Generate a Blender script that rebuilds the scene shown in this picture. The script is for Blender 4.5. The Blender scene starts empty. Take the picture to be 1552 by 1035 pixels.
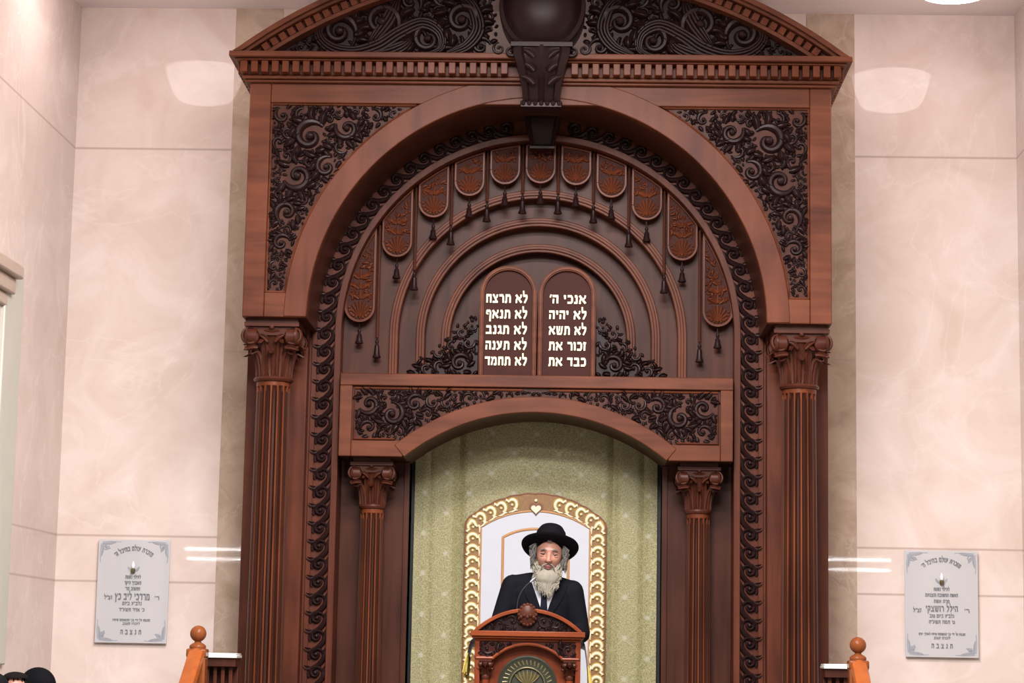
import bpy, bmesh, math, random
from mathutils import Vector, Matrix
from mathutils.bvhtree import BVHTree
PI = math.pi
cos, sin = math.cos, math.sin
scene = bpy.context.scene
COL = scene.collection

# ------------------------------------------------------------------ materials
def new_mat(name):
    m = bpy.data.materials.new(name); m.use_nodes = True
    nt = m.node_tree
    b = nt.nodes['Principled BSDF']
    return m, nt, b

def plain(name, col, rough=0.5, metal=0.0, spec=0.5, bump=0.0, bscale=60.0, var=0.0):
    m, nt, b = new_mat(name)
    b.inputs['Base Color'].default_value = (*col, 1)
    b.inputs['Roughness'].default_value = rough
    b.inputs['Metallic'].default_value = metal
    b.inputs['Specular IOR Level'].default_value = spec
    if bump or var:
        tc = nt.nodes.new('ShaderNodeTexCoord')
        no = nt.nodes.new('ShaderNodeTexNoise'); no.inputs['Scale'].default_value = bscale
        no.inputs['Detail'].default_value = 4
        nt.links.new(tc.outputs['Object'], no.inputs['Vector'])
        if bump:
            bp = nt.nodes.new('ShaderNodeBump'); bp.inputs['Strength'].default_value = bump
            bp.inputs['Distance'].default_value = 0.01
            nt.links.new(no.outputs['Fac'], bp.inputs['Height']); nt.links.new(bp.outputs['Normal'], b.inputs['Normal'])
        if var:
            mx = nt.nodes.new('ShaderNodeMix'); mx.data_type = 'RGBA'
            mx.inputs[6].default_value = (*[c*(1-var) for c in col], 1)
            mx.inputs[7].default_value = (*[min(1, c*(1+var)) for c in col], 1)
            nt.links.new(no.outputs['Fac'], mx.inputs[0]); nt.links.new(mx.outputs[2], b.inputs['Base Color'])
    return m

def wood(name, dark, light, axis='z', rough=0.40, scale=1.0, coat=0.0):
    """stained timber, grain running along one axis"""
    m, nt, b = new_mat(name)
    N = nt.nodes.new; L = nt.links.new
    tc = N('ShaderNodeTexCoord'); mp = N('ShaderNodeMapping')
    s = {'x': (1.2, 14, 14), 'y': (14, 1.2, 14), 'z': (14, 14, 1.2)}[axis]
    mp.inputs['Scale'].default_value = [k*scale for k in s]
    L(tc.outputs['Object'], mp.inputs['Vector'])
    n1 = N('ShaderNodeTexNoise'); n1.inputs['Scale'].default_value = 1.0; n1.inputs['Detail'].default_value = 6
    n1.inputs['Distortion'].default_value = 0.6
    L(mp.outputs['Vector'], n1.inputs['Vector'])
    n2 = N('ShaderNodeTexNoise'); n2.inputs['Scale'].default_value = 2.3; n2.inputs['Detail'].default_value = 3
    L(tc.outputs['Object'], n2.inputs['Vector'])
    mth = N('ShaderNodeMath'); mth.operation = 'MULTIPLY_ADD'; mth.inputs[1].default_value = 0.65
    ms = N('ShaderNodeMath'); ms.operation = 'MULTIPLY'; ms.inputs[1].default_value = 0.5
    L(n2.outputs['Fac'], ms.inputs[0]); L(n1.outputs['Fac'], mth.inputs[0]); L(ms.outputs[0], mth.inputs[2])
    cr = N('ShaderNodeValToRGB')
    cr.color_ramp.elements[0].position = 0.38; cr.color_ramp.elements[0].color = (*dark, 1)
    cr.color_ramp.elements[1].position = 0.74; cr.color_ramp.elements[1].color = (*light, 1)
    L(mth.outputs[0], cr.inputs[0]); L(cr.outputs[0], b.inputs['Base Color'])
    b.inputs['Roughness'].default_value = rough
    b.inputs['Specular IOR Level'].default_value = 0.16
    bp = N('ShaderNodeBump'); bp.inputs['Strength'].default_value = 0.05; bp.inputs['Distance'].default_value = 0.004
    L(n1.outputs['Fac'], bp.inputs['Height']); L(bp.outputs['Normal'], b.inputs['Normal'])
    return m

def marble(name, c0, c1, vein, joints=(), rough=0.1, vein_amt=0.35, scale=1.0, upto=None):
    m, nt, b = new_mat(name)
    N = nt.nodes.new; L = nt.links.new
    tc = N('ShaderNodeTexCoord')
    n1 = N('ShaderNodeTexNoise'); n1.inputs['Scale'].default_value = 1.7*scale; n1.inputs['Detail'].default_value = 9
    n1.inputs['Roughness'].default_value = 0.62; n1.inputs['Distortion'].default_value = 0.8
    L(tc.outputs['Object'], n1.inputs['Vector'])
    cr = N('ShaderNodeValToRGB')
    cr.color_ramp.elements[0].position = 0.33; cr.color_ramp.elements[0].color = (*c0, 1)
    cr.color_ramp.elements[1].position = 0.7; cr.color_ramp.elements[1].color = (*c1, 1)
    L(n1.outputs['Fac'], cr.inputs[0])
    # pale veins: thin iso-lines of a second noise
    n2 = N('ShaderNodeTexNoise'); n2.inputs['Scale'].default_value = 0.9*scale; n2.inputs['Detail'].default_value = 5
    n2.inputs['Distortion'].default_value = 1.2
    L(tc.outputs['Object'], n2.inputs['Vector'])
    s = N('ShaderNodeMath'); s.operation = 'SUBTRACT'; s.inputs[1].default_value = 0.5; L(n2.outputs['Fac'], s.inputs[0])
    a = N('ShaderNodeMath'); a.operation = 'ABSOLUTE'; L(s.outputs[0], a.inputs[0])
    r = N('ShaderNodeMapRange'); r.inputs[1].default_value = 0.0; r.inputs[2].default_value = 0.012
    r.inputs[3].default_value = vein_amt; r.inputs[4].default_value = 0.0; L(a.outputs[0], r.inputs[0])
    mx = N('ShaderNodeMix'); mx.data_type = 'RGBA'; L(r.outputs[0], mx.inputs[0]); L(cr.outputs[0], mx.inputs[6])
    mx.inputs[7].default_value = (*vein, 1)
    out = mx.outputs[2]
    if joints:
        sp = N('ShaderNodeSeparateXYZ'); L(tc.outputs['Object'], sp.inputs[0])
        for zj in joints:
            d = N('ShaderNodeMath'); d.operation = 'SUBTRACT'; d.inputs[1].default_value = zj; L(sp.outputs['Z'], d.inputs[0])
            ab = N('ShaderNodeMath'); ab.operation = 'ABSOLUTE'; L(d.outputs[0], ab.inputs[0])
            lt = N('ShaderNodeMapRange'); lt.inputs[1].default_value = 0.003; lt.inputs[2].default_value = 0.012
            lt.inputs[3].default_value = 0.75; lt.inputs[4].default_value = 0; L(ab.outputs[0], lt.inputs[0])
            m2 = N('ShaderNodeMix'); m2.data_type = 'RGBA'; L(lt.outputs[0], m2.inputs[0]); L(out, m2.inputs[6])
            m2.inputs[7].default_value = (0.42, 0.33, 0.28, 1); out = m2.outputs[2]
    L(out, b.inputs['Base Color'])
    b.inputs['Roughness'].default_value = rough; b.inputs['Specular IOR Level'].default_value = 0.14
    return m

def emit(name, col, strength):
    m, nt, b = new_mat(name)
    b.inputs['Base Color'].default_value = (0.9, 0.9, 0.9, 1)
    b.inputs['Emission Color'].default_value = (*col, 1); b.inputs['Emission Strength'].default_value = strength
    return m

def brocade(name):
    """woven gold-green cloth with a diagonal trellis and pale sprigs"""
    m, nt, b = new_mat(name)
    N = nt.nodes.new; L = nt.links.new
    tc = N('ShaderNodeTexCoord')
    no = N('ShaderNodeTexNoise'); no.inputs['Scale'].default_value = 105; no.inputs['Detail'].default_value = 5
    L(tc.outputs['Object'], no.inputs['Vector'])
    cr = N('ShaderNodeValToRGB')
    cr.color_ramp.elements[0].position = 0.36; cr.color_ramp.elements[0].color = (0.20, 0.192, 0.088, 1)
    cr.color_ramp.elements[1].position = 0.68; cr.color_ramp.elements[1].color = (0.40, 0.382, 0.205, 1)
    L(no.outputs['Fac'], cr.inputs[0])
    sp = N('ShaderNodeSeparateXYZ'); L(tc.outputs['Object'], sp.inputs[0])
    def lattice(sign):
        ad = N('ShaderNodeMath'); ad.operation = 'MULTIPLY_ADD'; ad.inputs[1].default_value = sign
        L(sp.outputs['X'], ad.inputs[0]); L(sp.outputs['Z'], ad.inputs[2])
        pm = N('ShaderNodeMath'); pm.operation = 'PINGPONG'; pm.inputs[1].default_value = 0.15; L(ad.outputs[0], pm.inputs[0])
        return pm
    a, c = lattice(0.9), lattice(-0.9)
    mn = N('ShaderNodeMath'); mn.operation = 'MINIMUM'; L(a.outputs[0], mn.inputs[0]); L(c.outputs[0], mn.inputs[1])
    lr = N('ShaderNodeMapRange'); lr.inputs[1].default_value = 0.004; lr.inputs[2].default_value = 0.010
    lr.inputs[3].default_value = 0.22; lr.inputs[4].default_value = 0; L(mn.outputs[0], lr.inputs[0])
    m1 = N('ShaderNodeMix'); m1.data_type = 'RGBA'; L(lr.outputs[0], m1.inputs[0]); L(cr.outputs[0], m1.inputs[6])
    m1.inputs[7].default_value = (0.46, 0.44, 0.29, 1)
    mxm = N('ShaderNodeMath'); mxm.operation = 'MAXIMUM'; L(a.outputs[0], mxm.inputs[0]); L(c.outputs[0], mxm.inputs[1])
    sr = N('ShaderNodeMapRange'); sr.inputs[1].default_value = 0.03; sr.inputs[2].default_value = 0.012
    sr.inputs[3].default_value = 0; sr.inputs[4].default_value = 0.4; L(mxm.outputs[0], sr.inputs[0])
    m2 = N('ShaderNodeMix'); m2.data_type = 'RGBA'; L(sr.outputs[0], m2.inputs[0]); L(m1.outputs[2], m2.inputs[6])
    m2.inputs[7].default_value = (0.50, 0.53, 0.46, 1)
    L(m2.outputs[2], b.inputs['Base Color'])
    b.inputs['Roughness'].default_value = 0.55
    b.inputs['Sheen Weight'].default_value = 0.15
    bp = N('ShaderNodeBump'); bp.inputs['Strength'].default_value = 0.5; bp.inputs['Distance'].default_value = 0.006
    L(no.outputs['Fac'], bp.inputs['Height']); L(bp.outputs['Normal'], b.inputs['Normal'])
    return m

def acrylic(name):
    m, nt, b = new_mat(name)
    b.inputs['Base Color'].default_value = (0.60, 0.615, 0.63, 1); b.inputs['Roughness'].default_value = 0.03
    tr = nt.nodes.new('ShaderNodeBsdfTransparent'); mx = nt.nodes.new('ShaderNodeMixShader'); mx.inputs[0].default_value = 0.82
    nt.links.new(tr.outputs[0], mx.inputs[1]); nt.links.new(b.outputs[0], mx.inputs[2])
    nt.links.new(mx.outputs[0], nt.nodes['Material Output'].inputs['Surface'])
    return m

M = {}
M['wood_v'] = wood('mahogany_vertical', (0.0484, 0.0130, 0.0081), (0.1147, 0.0335, 0.0167), 'z')
M['wood_h'] = wood('mahogany_horizontal', (0.0651, 0.0186, 0.0105), (0.1519, 0.0484, 0.0223), 'x')
M['wood_arch'] = wood('mahogany_arch', (0.0651, 0.0186, 0.0105), (0.1457, 0.0459, 0.0223), 'z', scale=0.5)
M['wood_panel'] = wood('mahogany_panel', (0.0341, 0.0105, 0.0068), (0.0775, 0.0260, 0.0155), 'z')
M['carve'] = plain('carved_dark_walnut', (0.0170, 0.0074, 0.0072), 0.38, spec=0.18, var=0.45, bscale=9)
M['carve_red'] = plain('carved_mahogany', (0.062, 0.0175, 0.0095), 0.38, spec=0.18, var=0.4, bscale=9)
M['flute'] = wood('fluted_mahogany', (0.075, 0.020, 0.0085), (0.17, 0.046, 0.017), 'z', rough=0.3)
M['flute_dark'] = wood('dark_flutes', (0.026,0.0095,0.0060), (0.050,0.016,0.009), 'z')
M['lambrequin'] = wood('lambrequin_mahogany', (0.0775, 0.0198, 0.0087), (0.1488, 0.0397, 0.0149), 'z', rough=0.33)
M['field'] = plain('dark_red_field', (0.045,0.0125,0.009), 0.5, spec=0.1, var=0.3, bscale=6)
M['lect'] = wood('lectern_cherry', (0.1200, 0.0264, 0.0104), (0.2400, 0.0576, 0.0184), 'x', rough=0.32)
M['lect_v'] = wood('lectern_cherry_vertical', (0.1040, 0.0216, 0.0096), (0.2000, 0.0440, 0.0152), 'z', rough=0.32)
M['rail'] = wood('rail_orange_oak', (0.2376, 0.0590, 0.0151), (0.3600, 0.1008, 0.0259), 'y', rough=0.28)
M['rail_shaded'] = wood('newel_oak_shaded', (0.15, 0.043, 0.014), (0.24, 0.072, 0.022), 'z', rough=0.25)  # darker copy of the rail oak, the newel's shade painted into its colour
M['gold'] = plain('pale_gold_lettering', (0.90, 0.86, 0.58), 0.4)
JO = (5.466, 2.496, 2.155)
M['marble'] = marble('cream_marble', (0.65, 0.54, 0.475), (0.775, 0.685, 0.635), (0.9, 0.84, 0.78), JO, rough=0.022, vein_amt=0.16)
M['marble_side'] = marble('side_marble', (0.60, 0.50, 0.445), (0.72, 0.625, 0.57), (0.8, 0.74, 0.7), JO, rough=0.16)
M['stripe'] = marble('brown_marble', (0.40, 0.30, 0.225), (0.56, 0.45, 0.36), (0.62, 0.54, 0.46), (3.9,), rough=0.022, scale=2.2)
M['white_marble'] = marble('white_marble', (0.74, 0.78, 0.72), (0.86, 0.88, 0.84), (0.6, 0.62, 0.6), rough=0.1, scale=3)
M['plaster'] = plain('ceiling_plaster', (0.90, 0.85, 0.85), 0.8, var=0.03, bscale=3)
M['floor'] = marble('floor_stone', (0.12, 0.105, 0.09), (0.18, 0.155, 0.135), (0.24, 0.21, 0.19), rough=0.35)
M['stone_frame'] = plain('grey_green_stone', (0.52, 0.54, 0.47), 0.4, var=0.06, bscale=6)
M['stone_warm'] = plain('beige_stone', (0.47, 0.38, 0.31), 0.4, var=0.06, bscale=6)
M['glass'] = plain('dark_window_glass', (0.05, 0.09, 0.09), 0.04, spec=0.8)
M['brocade'] = brocade('gold_brocade')
M['satin'] = plain('white_satin', (0.50, 0.545, 0.60), 0.4, bump=0.2, bscale=7)
M['emb_cream'] = plain('cream_gold_embroidery', (0.70, 0.67, 0.48), 0.4, var=0.2, bscale=40)
M['emb_gold'] = plain('gold_embroidery', (0.42, 0.32, 0.10), 0.4, var=0.25, bscale=40)
M['emb_brown'] = plain('brown_embroidery', (0.16, 0.055, 0.018), 0.5, var=0.2, bscale=40)
M['emb_base'] = plain('tan_embroidery', (0.22, 0.115, 0.035), 0.5, var=0.3, bscale=50)
M['tan_cord'] = plain('tan_braid', (0.42, 0.22, 0.08), 0.5)
M['fringe'] = plain('gold_fringe', (0.52, 0.42, 0.09), 0.5, var=0.3, bscale=60)
M['bronze'] = plain('dark_green_bronze', (0.030, 0.034, 0.022), 0.4, metal=0.3, var=0.3, bscale=30)
M['brass'] = plain('aged_brass', (0.15, 0.13, 0.055), 0.4, metal=0.4, var=0.25, bscale=40)
M['black'] = plain('black_metal', (0.012, 0.012, 0.014), 0.4)
M['grey_metal'] = plain('grey_metal', (0.25, 0.26, 0.28), 0.3, metal=0.6)
M['suit'] = plain('black_wool', (0.0045, 0.0052, 0.008), 0.8, spec=0.08, bump=0.1, bscale=80)
M['felt'] = plain('black_felt', (0.003, 0.0033, 0.0045), 0.8, spec=0.08)
M['shirt'] = plain('white_shirt', (0.50, 0.53, 0.58), 0.7)
M['tie'] = plain('navy_tie', (0.006, 0.007, 0.014), 0.6, spec=0.1)
M['skin'] = plain('skin', (0.36, 0.175, 0.125), 0.5, var=0.12, bscale=14)
M['lips'] = plain('lips', (0.22, 0.085, 0.075), 0.45)
M['beard'] = plain('grey_beard', (0.225, 0.215, 0.17), 0.7, spec=0.2, var=0.35, bscale=30)
M['hair_grey'] = plain('grey_hair', (0.135, 0.13, 0.12), 0.7, spec=0.2, var=0.3, bscale=30)
M['hair_dark'] = plain('dark_hair', (0.007, 0.006, 0.006), 0.8, spec=0.04, var=0.3, bscale=40)
M['eye'] = plain('eye_white', (0.36, 0.32, 0.30), 0.3)
M['iris'] = plain('dark_iris', (0.03, 0.02, 0.015), 0.15)
M['acrylic'] = acrylic('grey_acrylic')
M['ink'] = plain('dark_engraved_lettering', (0.15, 0.16, 0.18), 0.5)
M['ink_soft'] = plain('grey_engraved_ornament', (0.30, 0.33, 0.37), 0.4)
M['bulb'] = plain('opal_bulb', (0.85, 0.85, 0.86), 0.15)
M['shoe'] = plain('black_leather', (0.01, 0.01, 0.01), 0.3)

# ------------------------------------------------------------------ mesh builder
class MB:
    def __init__(self): self.v = []; self.f = []; self.T = None
    def add(self, vs, fs):
        o = len(self.v)
        self.v += [self.T(*p) for p in vs] if self.T else [tuple(p) for p in vs]
        self.f += [tuple(i+o for i in q) for q in fs]
    def box(self, x0, x1, y0, y1, z0, z1):
        self.add([(x0,y0,z0),(x1,y0,z0),(x1,y1,z0),(x0,y1,z0),(x0,y0,z1),(x1,y0,z1),(x1,y1,z1),(x0,y1,z1)],
                 [(0,1,2,3),(4,7,6,5),(0,4,5,1),(1,5,6,2),(2,6,7,3),(3,7,4,0)])
    def prism(self, poly, y0, y1):
        n = len(poly)
        self.add([(x,y0,z) for x,z in poly]+[(x,y1,z) for x,z in poly],
                 [tuple(range(n)), tuple(range(2*n-1,n-1,-1))]+[(i,(i+1)%n,n+(i+1)%n,n+i) for i in range(n)])
    def strip(self, outer, inner, y0, y1):
        """solid between two equally long open polylines (x,z)"""
        n = len(outer); vs = []
        for (a,b),(c,d) in zip(outer, inner): vs += [(a,y0,b),(c,y0,d),(c,y1,d),(a,y1,b)]
        fs = []
        for i in range(n-1):
            k = 4*i
            for j in range(4): fs.append((k+j, k+(j+1)%4, k+4+(j+1)%4, k+4+j))
        fs += [(0,1,2,3),(4*n-1,4*n-2,4*n-3,4*n-4)]
        self.add(vs, fs)
    def relief(self, pts, rad, y, h=1.0, n=6):
        """rounded ridge along (x,z) points lying on plane y, bulging to -y"""
        m = len(pts); vs = []; fs = []
        for i,(x,z) in enumerate(pts):
            a = pts[max(0,i-1)]; b = pts[min(m-1,i+1)]
            dx,dz = b[0]-a[0], b[1]-a[1]; l = math.hypot(dx,dz) or 1; nx,nz = -dz/l, dx/l
            r = rad[i] if hasattr(rad,'__len__') else rad
            for k in range(n):
                t = PI*k/(n-1); c,s = cos(t), sin(t)
                vs.append((x+nx*r*c, y-r*h*s, z+nz*r*c))
        for i in range(m-1):
            for k in range(n-1): fs.append((i*n+k, i*n+k+1, (i+1)*n+k+1, (i+1)*n+k))
        fs += [tuple(range(n)), tuple(range((m-1)*n+n-1,(m-1)*n-1,-1))]
        self.add(vs, fs)
    def tube(self, pts, rad, n=8):
        P = [Vector(p) for p in pts]; m = len(P); vs = []; fs = []
        t0 = (P[1]-P[0]).normalized()
        u = t0.orthogonal().normalized()
        for i in range(m):
            t = (P[min(m-1,i+1)]-P[max(0,i-1)]).normalized()
            u = (u-t*u.dot(t)); u = u.normalized() if u.length>1e-6 else t.orthogonal().normalized()
            w = t.cross(u); r = rad[i] if hasattr(rad,'__len__') else rad
            for k in range(n):
                a = 2*PI*k/n; q = P[i]+u*(r*cos(a))+w*(r*sin(a)); vs.append(tuple(q))
        for i in range(m-1):
            for k in range(n): fs.append((i*n+k, i*n+(k+1)%n, (i+1)*n+(k+1)%n, (i+1)*n+k))
        fs += [tuple(range(n-1,-1,-1)), tuple(range((m-1)*n,m*n))]
        self.add(vs, fs)
    def limb(self, a, b, ra, rb, n=14):
        """capsule from a to b"""
        a = Vector(a); b = Vector(b); d = (b-a); L = d.length; d.normalize()
        P = []; R = []
        for k in range(5):
            t = PI/2*k/4; P.append(a-d*(ra*cos(t))); R.append(max(1e-3,ra*sin(t)))
        for k in range(1,6): P.append(a+d*(L*k/6)); R.append(ra+(rb-ra)*k/6)
        for k in range(5):
            t = PI/2*k/4; P.append(b+d*(rb*sin(t))); R.append(max(1e-3,rb*cos(t)))
        self.tube(P, R, n)
    def lathe(self, prof, cx=0, cy=0, n=32, sx=1, sy=1):
        m = len(prof); vs = []; fs = []
        for r,z in prof:
            for k in range(n):
                a = 2*PI*k/n; vs.append((cx+r*sx*cos(a), cy+r*sy*sin(a), z))
        for i in range(m-1):
            for k in range(n): fs.append((i*n+k, i*n+(k+1)%n, (i+1)*n+(k+1)%n, (i+1)*n+k))
        fs += [tuple(range(n-1,-1,-1)), tuple(range((m-1)*n,m*n))]
        self.add(vs, fs)
    def ball(self, c, r, nu=14, nv=9, sx=1, sy=1, sz=1):
        self.T0 = None
        prof = [(max(1e-4,r*sin(PI*i/nv)), -r*cos(PI*i/nv)) for i in range(nv+1)]
        n = nu; vs = []; fs = []
        for q,z in prof:
            for k in range(n):
                a = 2*PI*k/n; vs.append((c[0]+q*sx*cos(a), c[1]+q*sy*sin(a), c[2]+z*sz))
        for i in range(nv):
            for k in range(n): fs.append((i*n+k, i*n+(k+1)%n, (i+1)*n+(k+1)%n, (i+1)*n+k))
        fs += [tuple(range(n-1,-1,-1)), tuple(range(nv*n,(nv+1)*n))]
        self.add(vs, fs)
    def grid(self, rows, closed=False):
        m, n = len(rows), len(rows[0]); fs = []
        for i in range(m-1):
            for k in range(n if closed else n-1):
                fs.append((i*n+k, i*n+(k+1)%n, (i+1)*n+(k+1)%n, (i+1)*n+k))
        self.add([p for r in rows for p in r], fs)
    def mesh(self, name, mat, sharp=38):
        me = bpy.data.meshes.new(name); me.from_pydata(self.v, [], self.f)
        bm = bmesh.new(); bm.from_mesh(me); bmesh.ops.recalc_face_normals(bm, faces=bm.faces[:]); bm.to_mesh(me); bm.free()
        for p in me.polygons: p.use_smooth = True
        me.set_sharp_from_angle(angle=math.radians(sharp))
        me.materials.append(mat); return me
    def build(self, name, mat, parent=None, bevel=0.0, sharp=38):
        o = bpy.data.objects.new(name, self.mesh(name, mat, sharp)); COL.objects.link(o)
        if parent: o.parent = parent
        if bevel:
            b = o.modifiers.new('bevel', 'BEVEL'); b.width = bevel; b.segments = 2; b.limit_method = 'ANGLE'; b.angle_limit = math.radians(40)
        return o

def empty(name, label, cat, loc=(0,0,0), group=None):
    o = bpy.data.objects.new(name, None); COL.objects.link(o); o.location = loc; o.empty_display_size = 0.2
    o['label'] = label; o['category'] = cat
    if group: o['group'] = group
    return o
def tag(o, label, cat, group=None):
    o['label'] = label; o['category'] = cat
    if group: o['group'] = group
    return o
def struct(o, label=None):
    o['kind'] = 'structure'
    if label: o['label'] = label
    return o
def keep(o, parent):
    """parent while keeping world coordinates of the mesh (parent only translated)"""
    o.parent = parent; o.matrix_parent_inverse = Matrix.Translation(-Vector(parent.location)); return o

# ------------------------------------------------------------------ carving vocabulary
def spiral(mb, cx, cz, r, a0, turns, sgn, w, y, h=1.0, ball=True, n=6):
    N = int(20*turns)+6; pts = []; rad = []
    for i in range(N):
        t = i/(N-1); a = a0+sgn*2*PI*turns*t; q = r*(0.16+0.84*(1-t)**0.9)
        pts.append((cx+q*cos(a), cz+q*sin(a)))
        rad.append(w*(0.35+0.65*min(1,t*6))*(1-0.5*t))
    mb.relief(pts, rad, y, h, n)
    if ball: mb.ball((cx, y-w*0.6*h, cz), max(w*0.85, r*0.2), 8, 6)
def leaf(mb, x, z, a, L, W, curl, y, h):
    rows = []; n = 7; px, pz = x, z
    for i in range(n):
        t = i/(n-1); b = a+curl*t
        if i: px += L/(n-1)*cos(b); pz += L/(n-1)*sin(b)
        w = W*(0.25+0.75*sin(PI*min(1,0.15+0.8*t)))*(1 if t<0.95 else 0.25)
        hh = h*(0.5+0.5*sin(PI*t)); nx,nz = -sin(b), cos(b)
        rows.append([(px+nx*w*k, y-hh*g, pz+nz*w*k) for k,g in ((1,0),(0.62,1),(0.12,0.55),(-0.12,0.55),(-0.62,1),(-1,0))])
    mb.grid(rows)
def acanthus(mb, cx, cz, r, a0, sgn, y, rnd, w=None, turns=1.0, leaves=6, h=1.0):
    w = w or r*0.27
    spiral(mb, cx, cz, r*0.86, a0, turns, sgn, w, y, h)
    for k in range(leaves):
        t = 0.02+0.78*k/max(1,leaves-1); a = a0+sgn*2*PI*t; q = r*0.9*(1-0.1*t)
        leaf(mb, cx+q*cos(a), cz+q*sin(a), a+sgn*(PI*0.30+rnd.uniform(-.25,.25)), r*rnd.uniform(0.55,0.85), r*0.25, sgn*rnd.uniform(-1.7,0.9), y, w*0.9*h)
    a = a0-sgn*0.25
    leaf(mb, cx+r*0.55*cos(a+sgn*2.2), cz+r*0.55*sin(a+sgn*2.2), a+sgn*2.9, r*0.6, r*0.2, sgn*1.2, y-w*0.2, w*0.8*h)
def pack(inside, bounds, radii, tries, rnd, fixed=()):
    cs = list(fixed)
    for r in radii:
        for _ in range(tries):
            x = rnd.uniform(bounds[0], bounds[1]); z = rnd.uniform(bounds[2], bounds[3])
            if inside(x, z, r*0.95) and all(math.hypot(x-c[0], z-c[1]) > (r+c[2])*0.80 for c in cs): cs.append((x, z, r))
    return cs
def foliage(mb, circles, y, rnd, sgn0=1, h=1.0):
    for i,(x,z,r) in enumerate(circles):
        s = rnd.choice((-1,1))
        if r > 0.032: acanthus(mb, x, z, r, rnd.uniform(0,2*PI), s, y, rnd, turns=1.1 if r>0.07 else 0.85, leaves=9 if r>0.07 else 6, h=h)
        else:
            a = rnd.uniform(0,2*PI)
            leaf(mb, x-r*cos(a), z-r*sin(a), a, r*2.3, r*0.62, rnd.uniform(-1.8,1.8), y, r*0.8*h); leaf(mb, x+r*0.6*cos(a+1.4), z+r*0.6*sin(a+1.4), a+2.6, r*1.8, r*0.5, rnd.uniform(-1.8,1.8), y, r*0.7*h)
            mb.ball((x, y-r*0.2, z), r*0.4, 7, 5)
def arc(cx, cz, R, a0, a1, n): return [(cx+R*cos(a0+(a1-a0)*i/n), cz+R*sin(a0+(a1-a0)*i/n)) for i in range(n+1)]
def mirror(mb):
    """doubles a builder about x = 0"""
    o = len(mb.v); mb.v += [(-x,y,z) for x,y,z in mb.v]; mb.f += [tuple(i+o for i in reversed(q)) for q in mb.f]
def mirrored(mb):
    q = MB(); q.v = [(-x,y,z) for x,y,z in mb.v]; q.f = [tuple(reversed(f)) for f in mb.f]; return q

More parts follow.
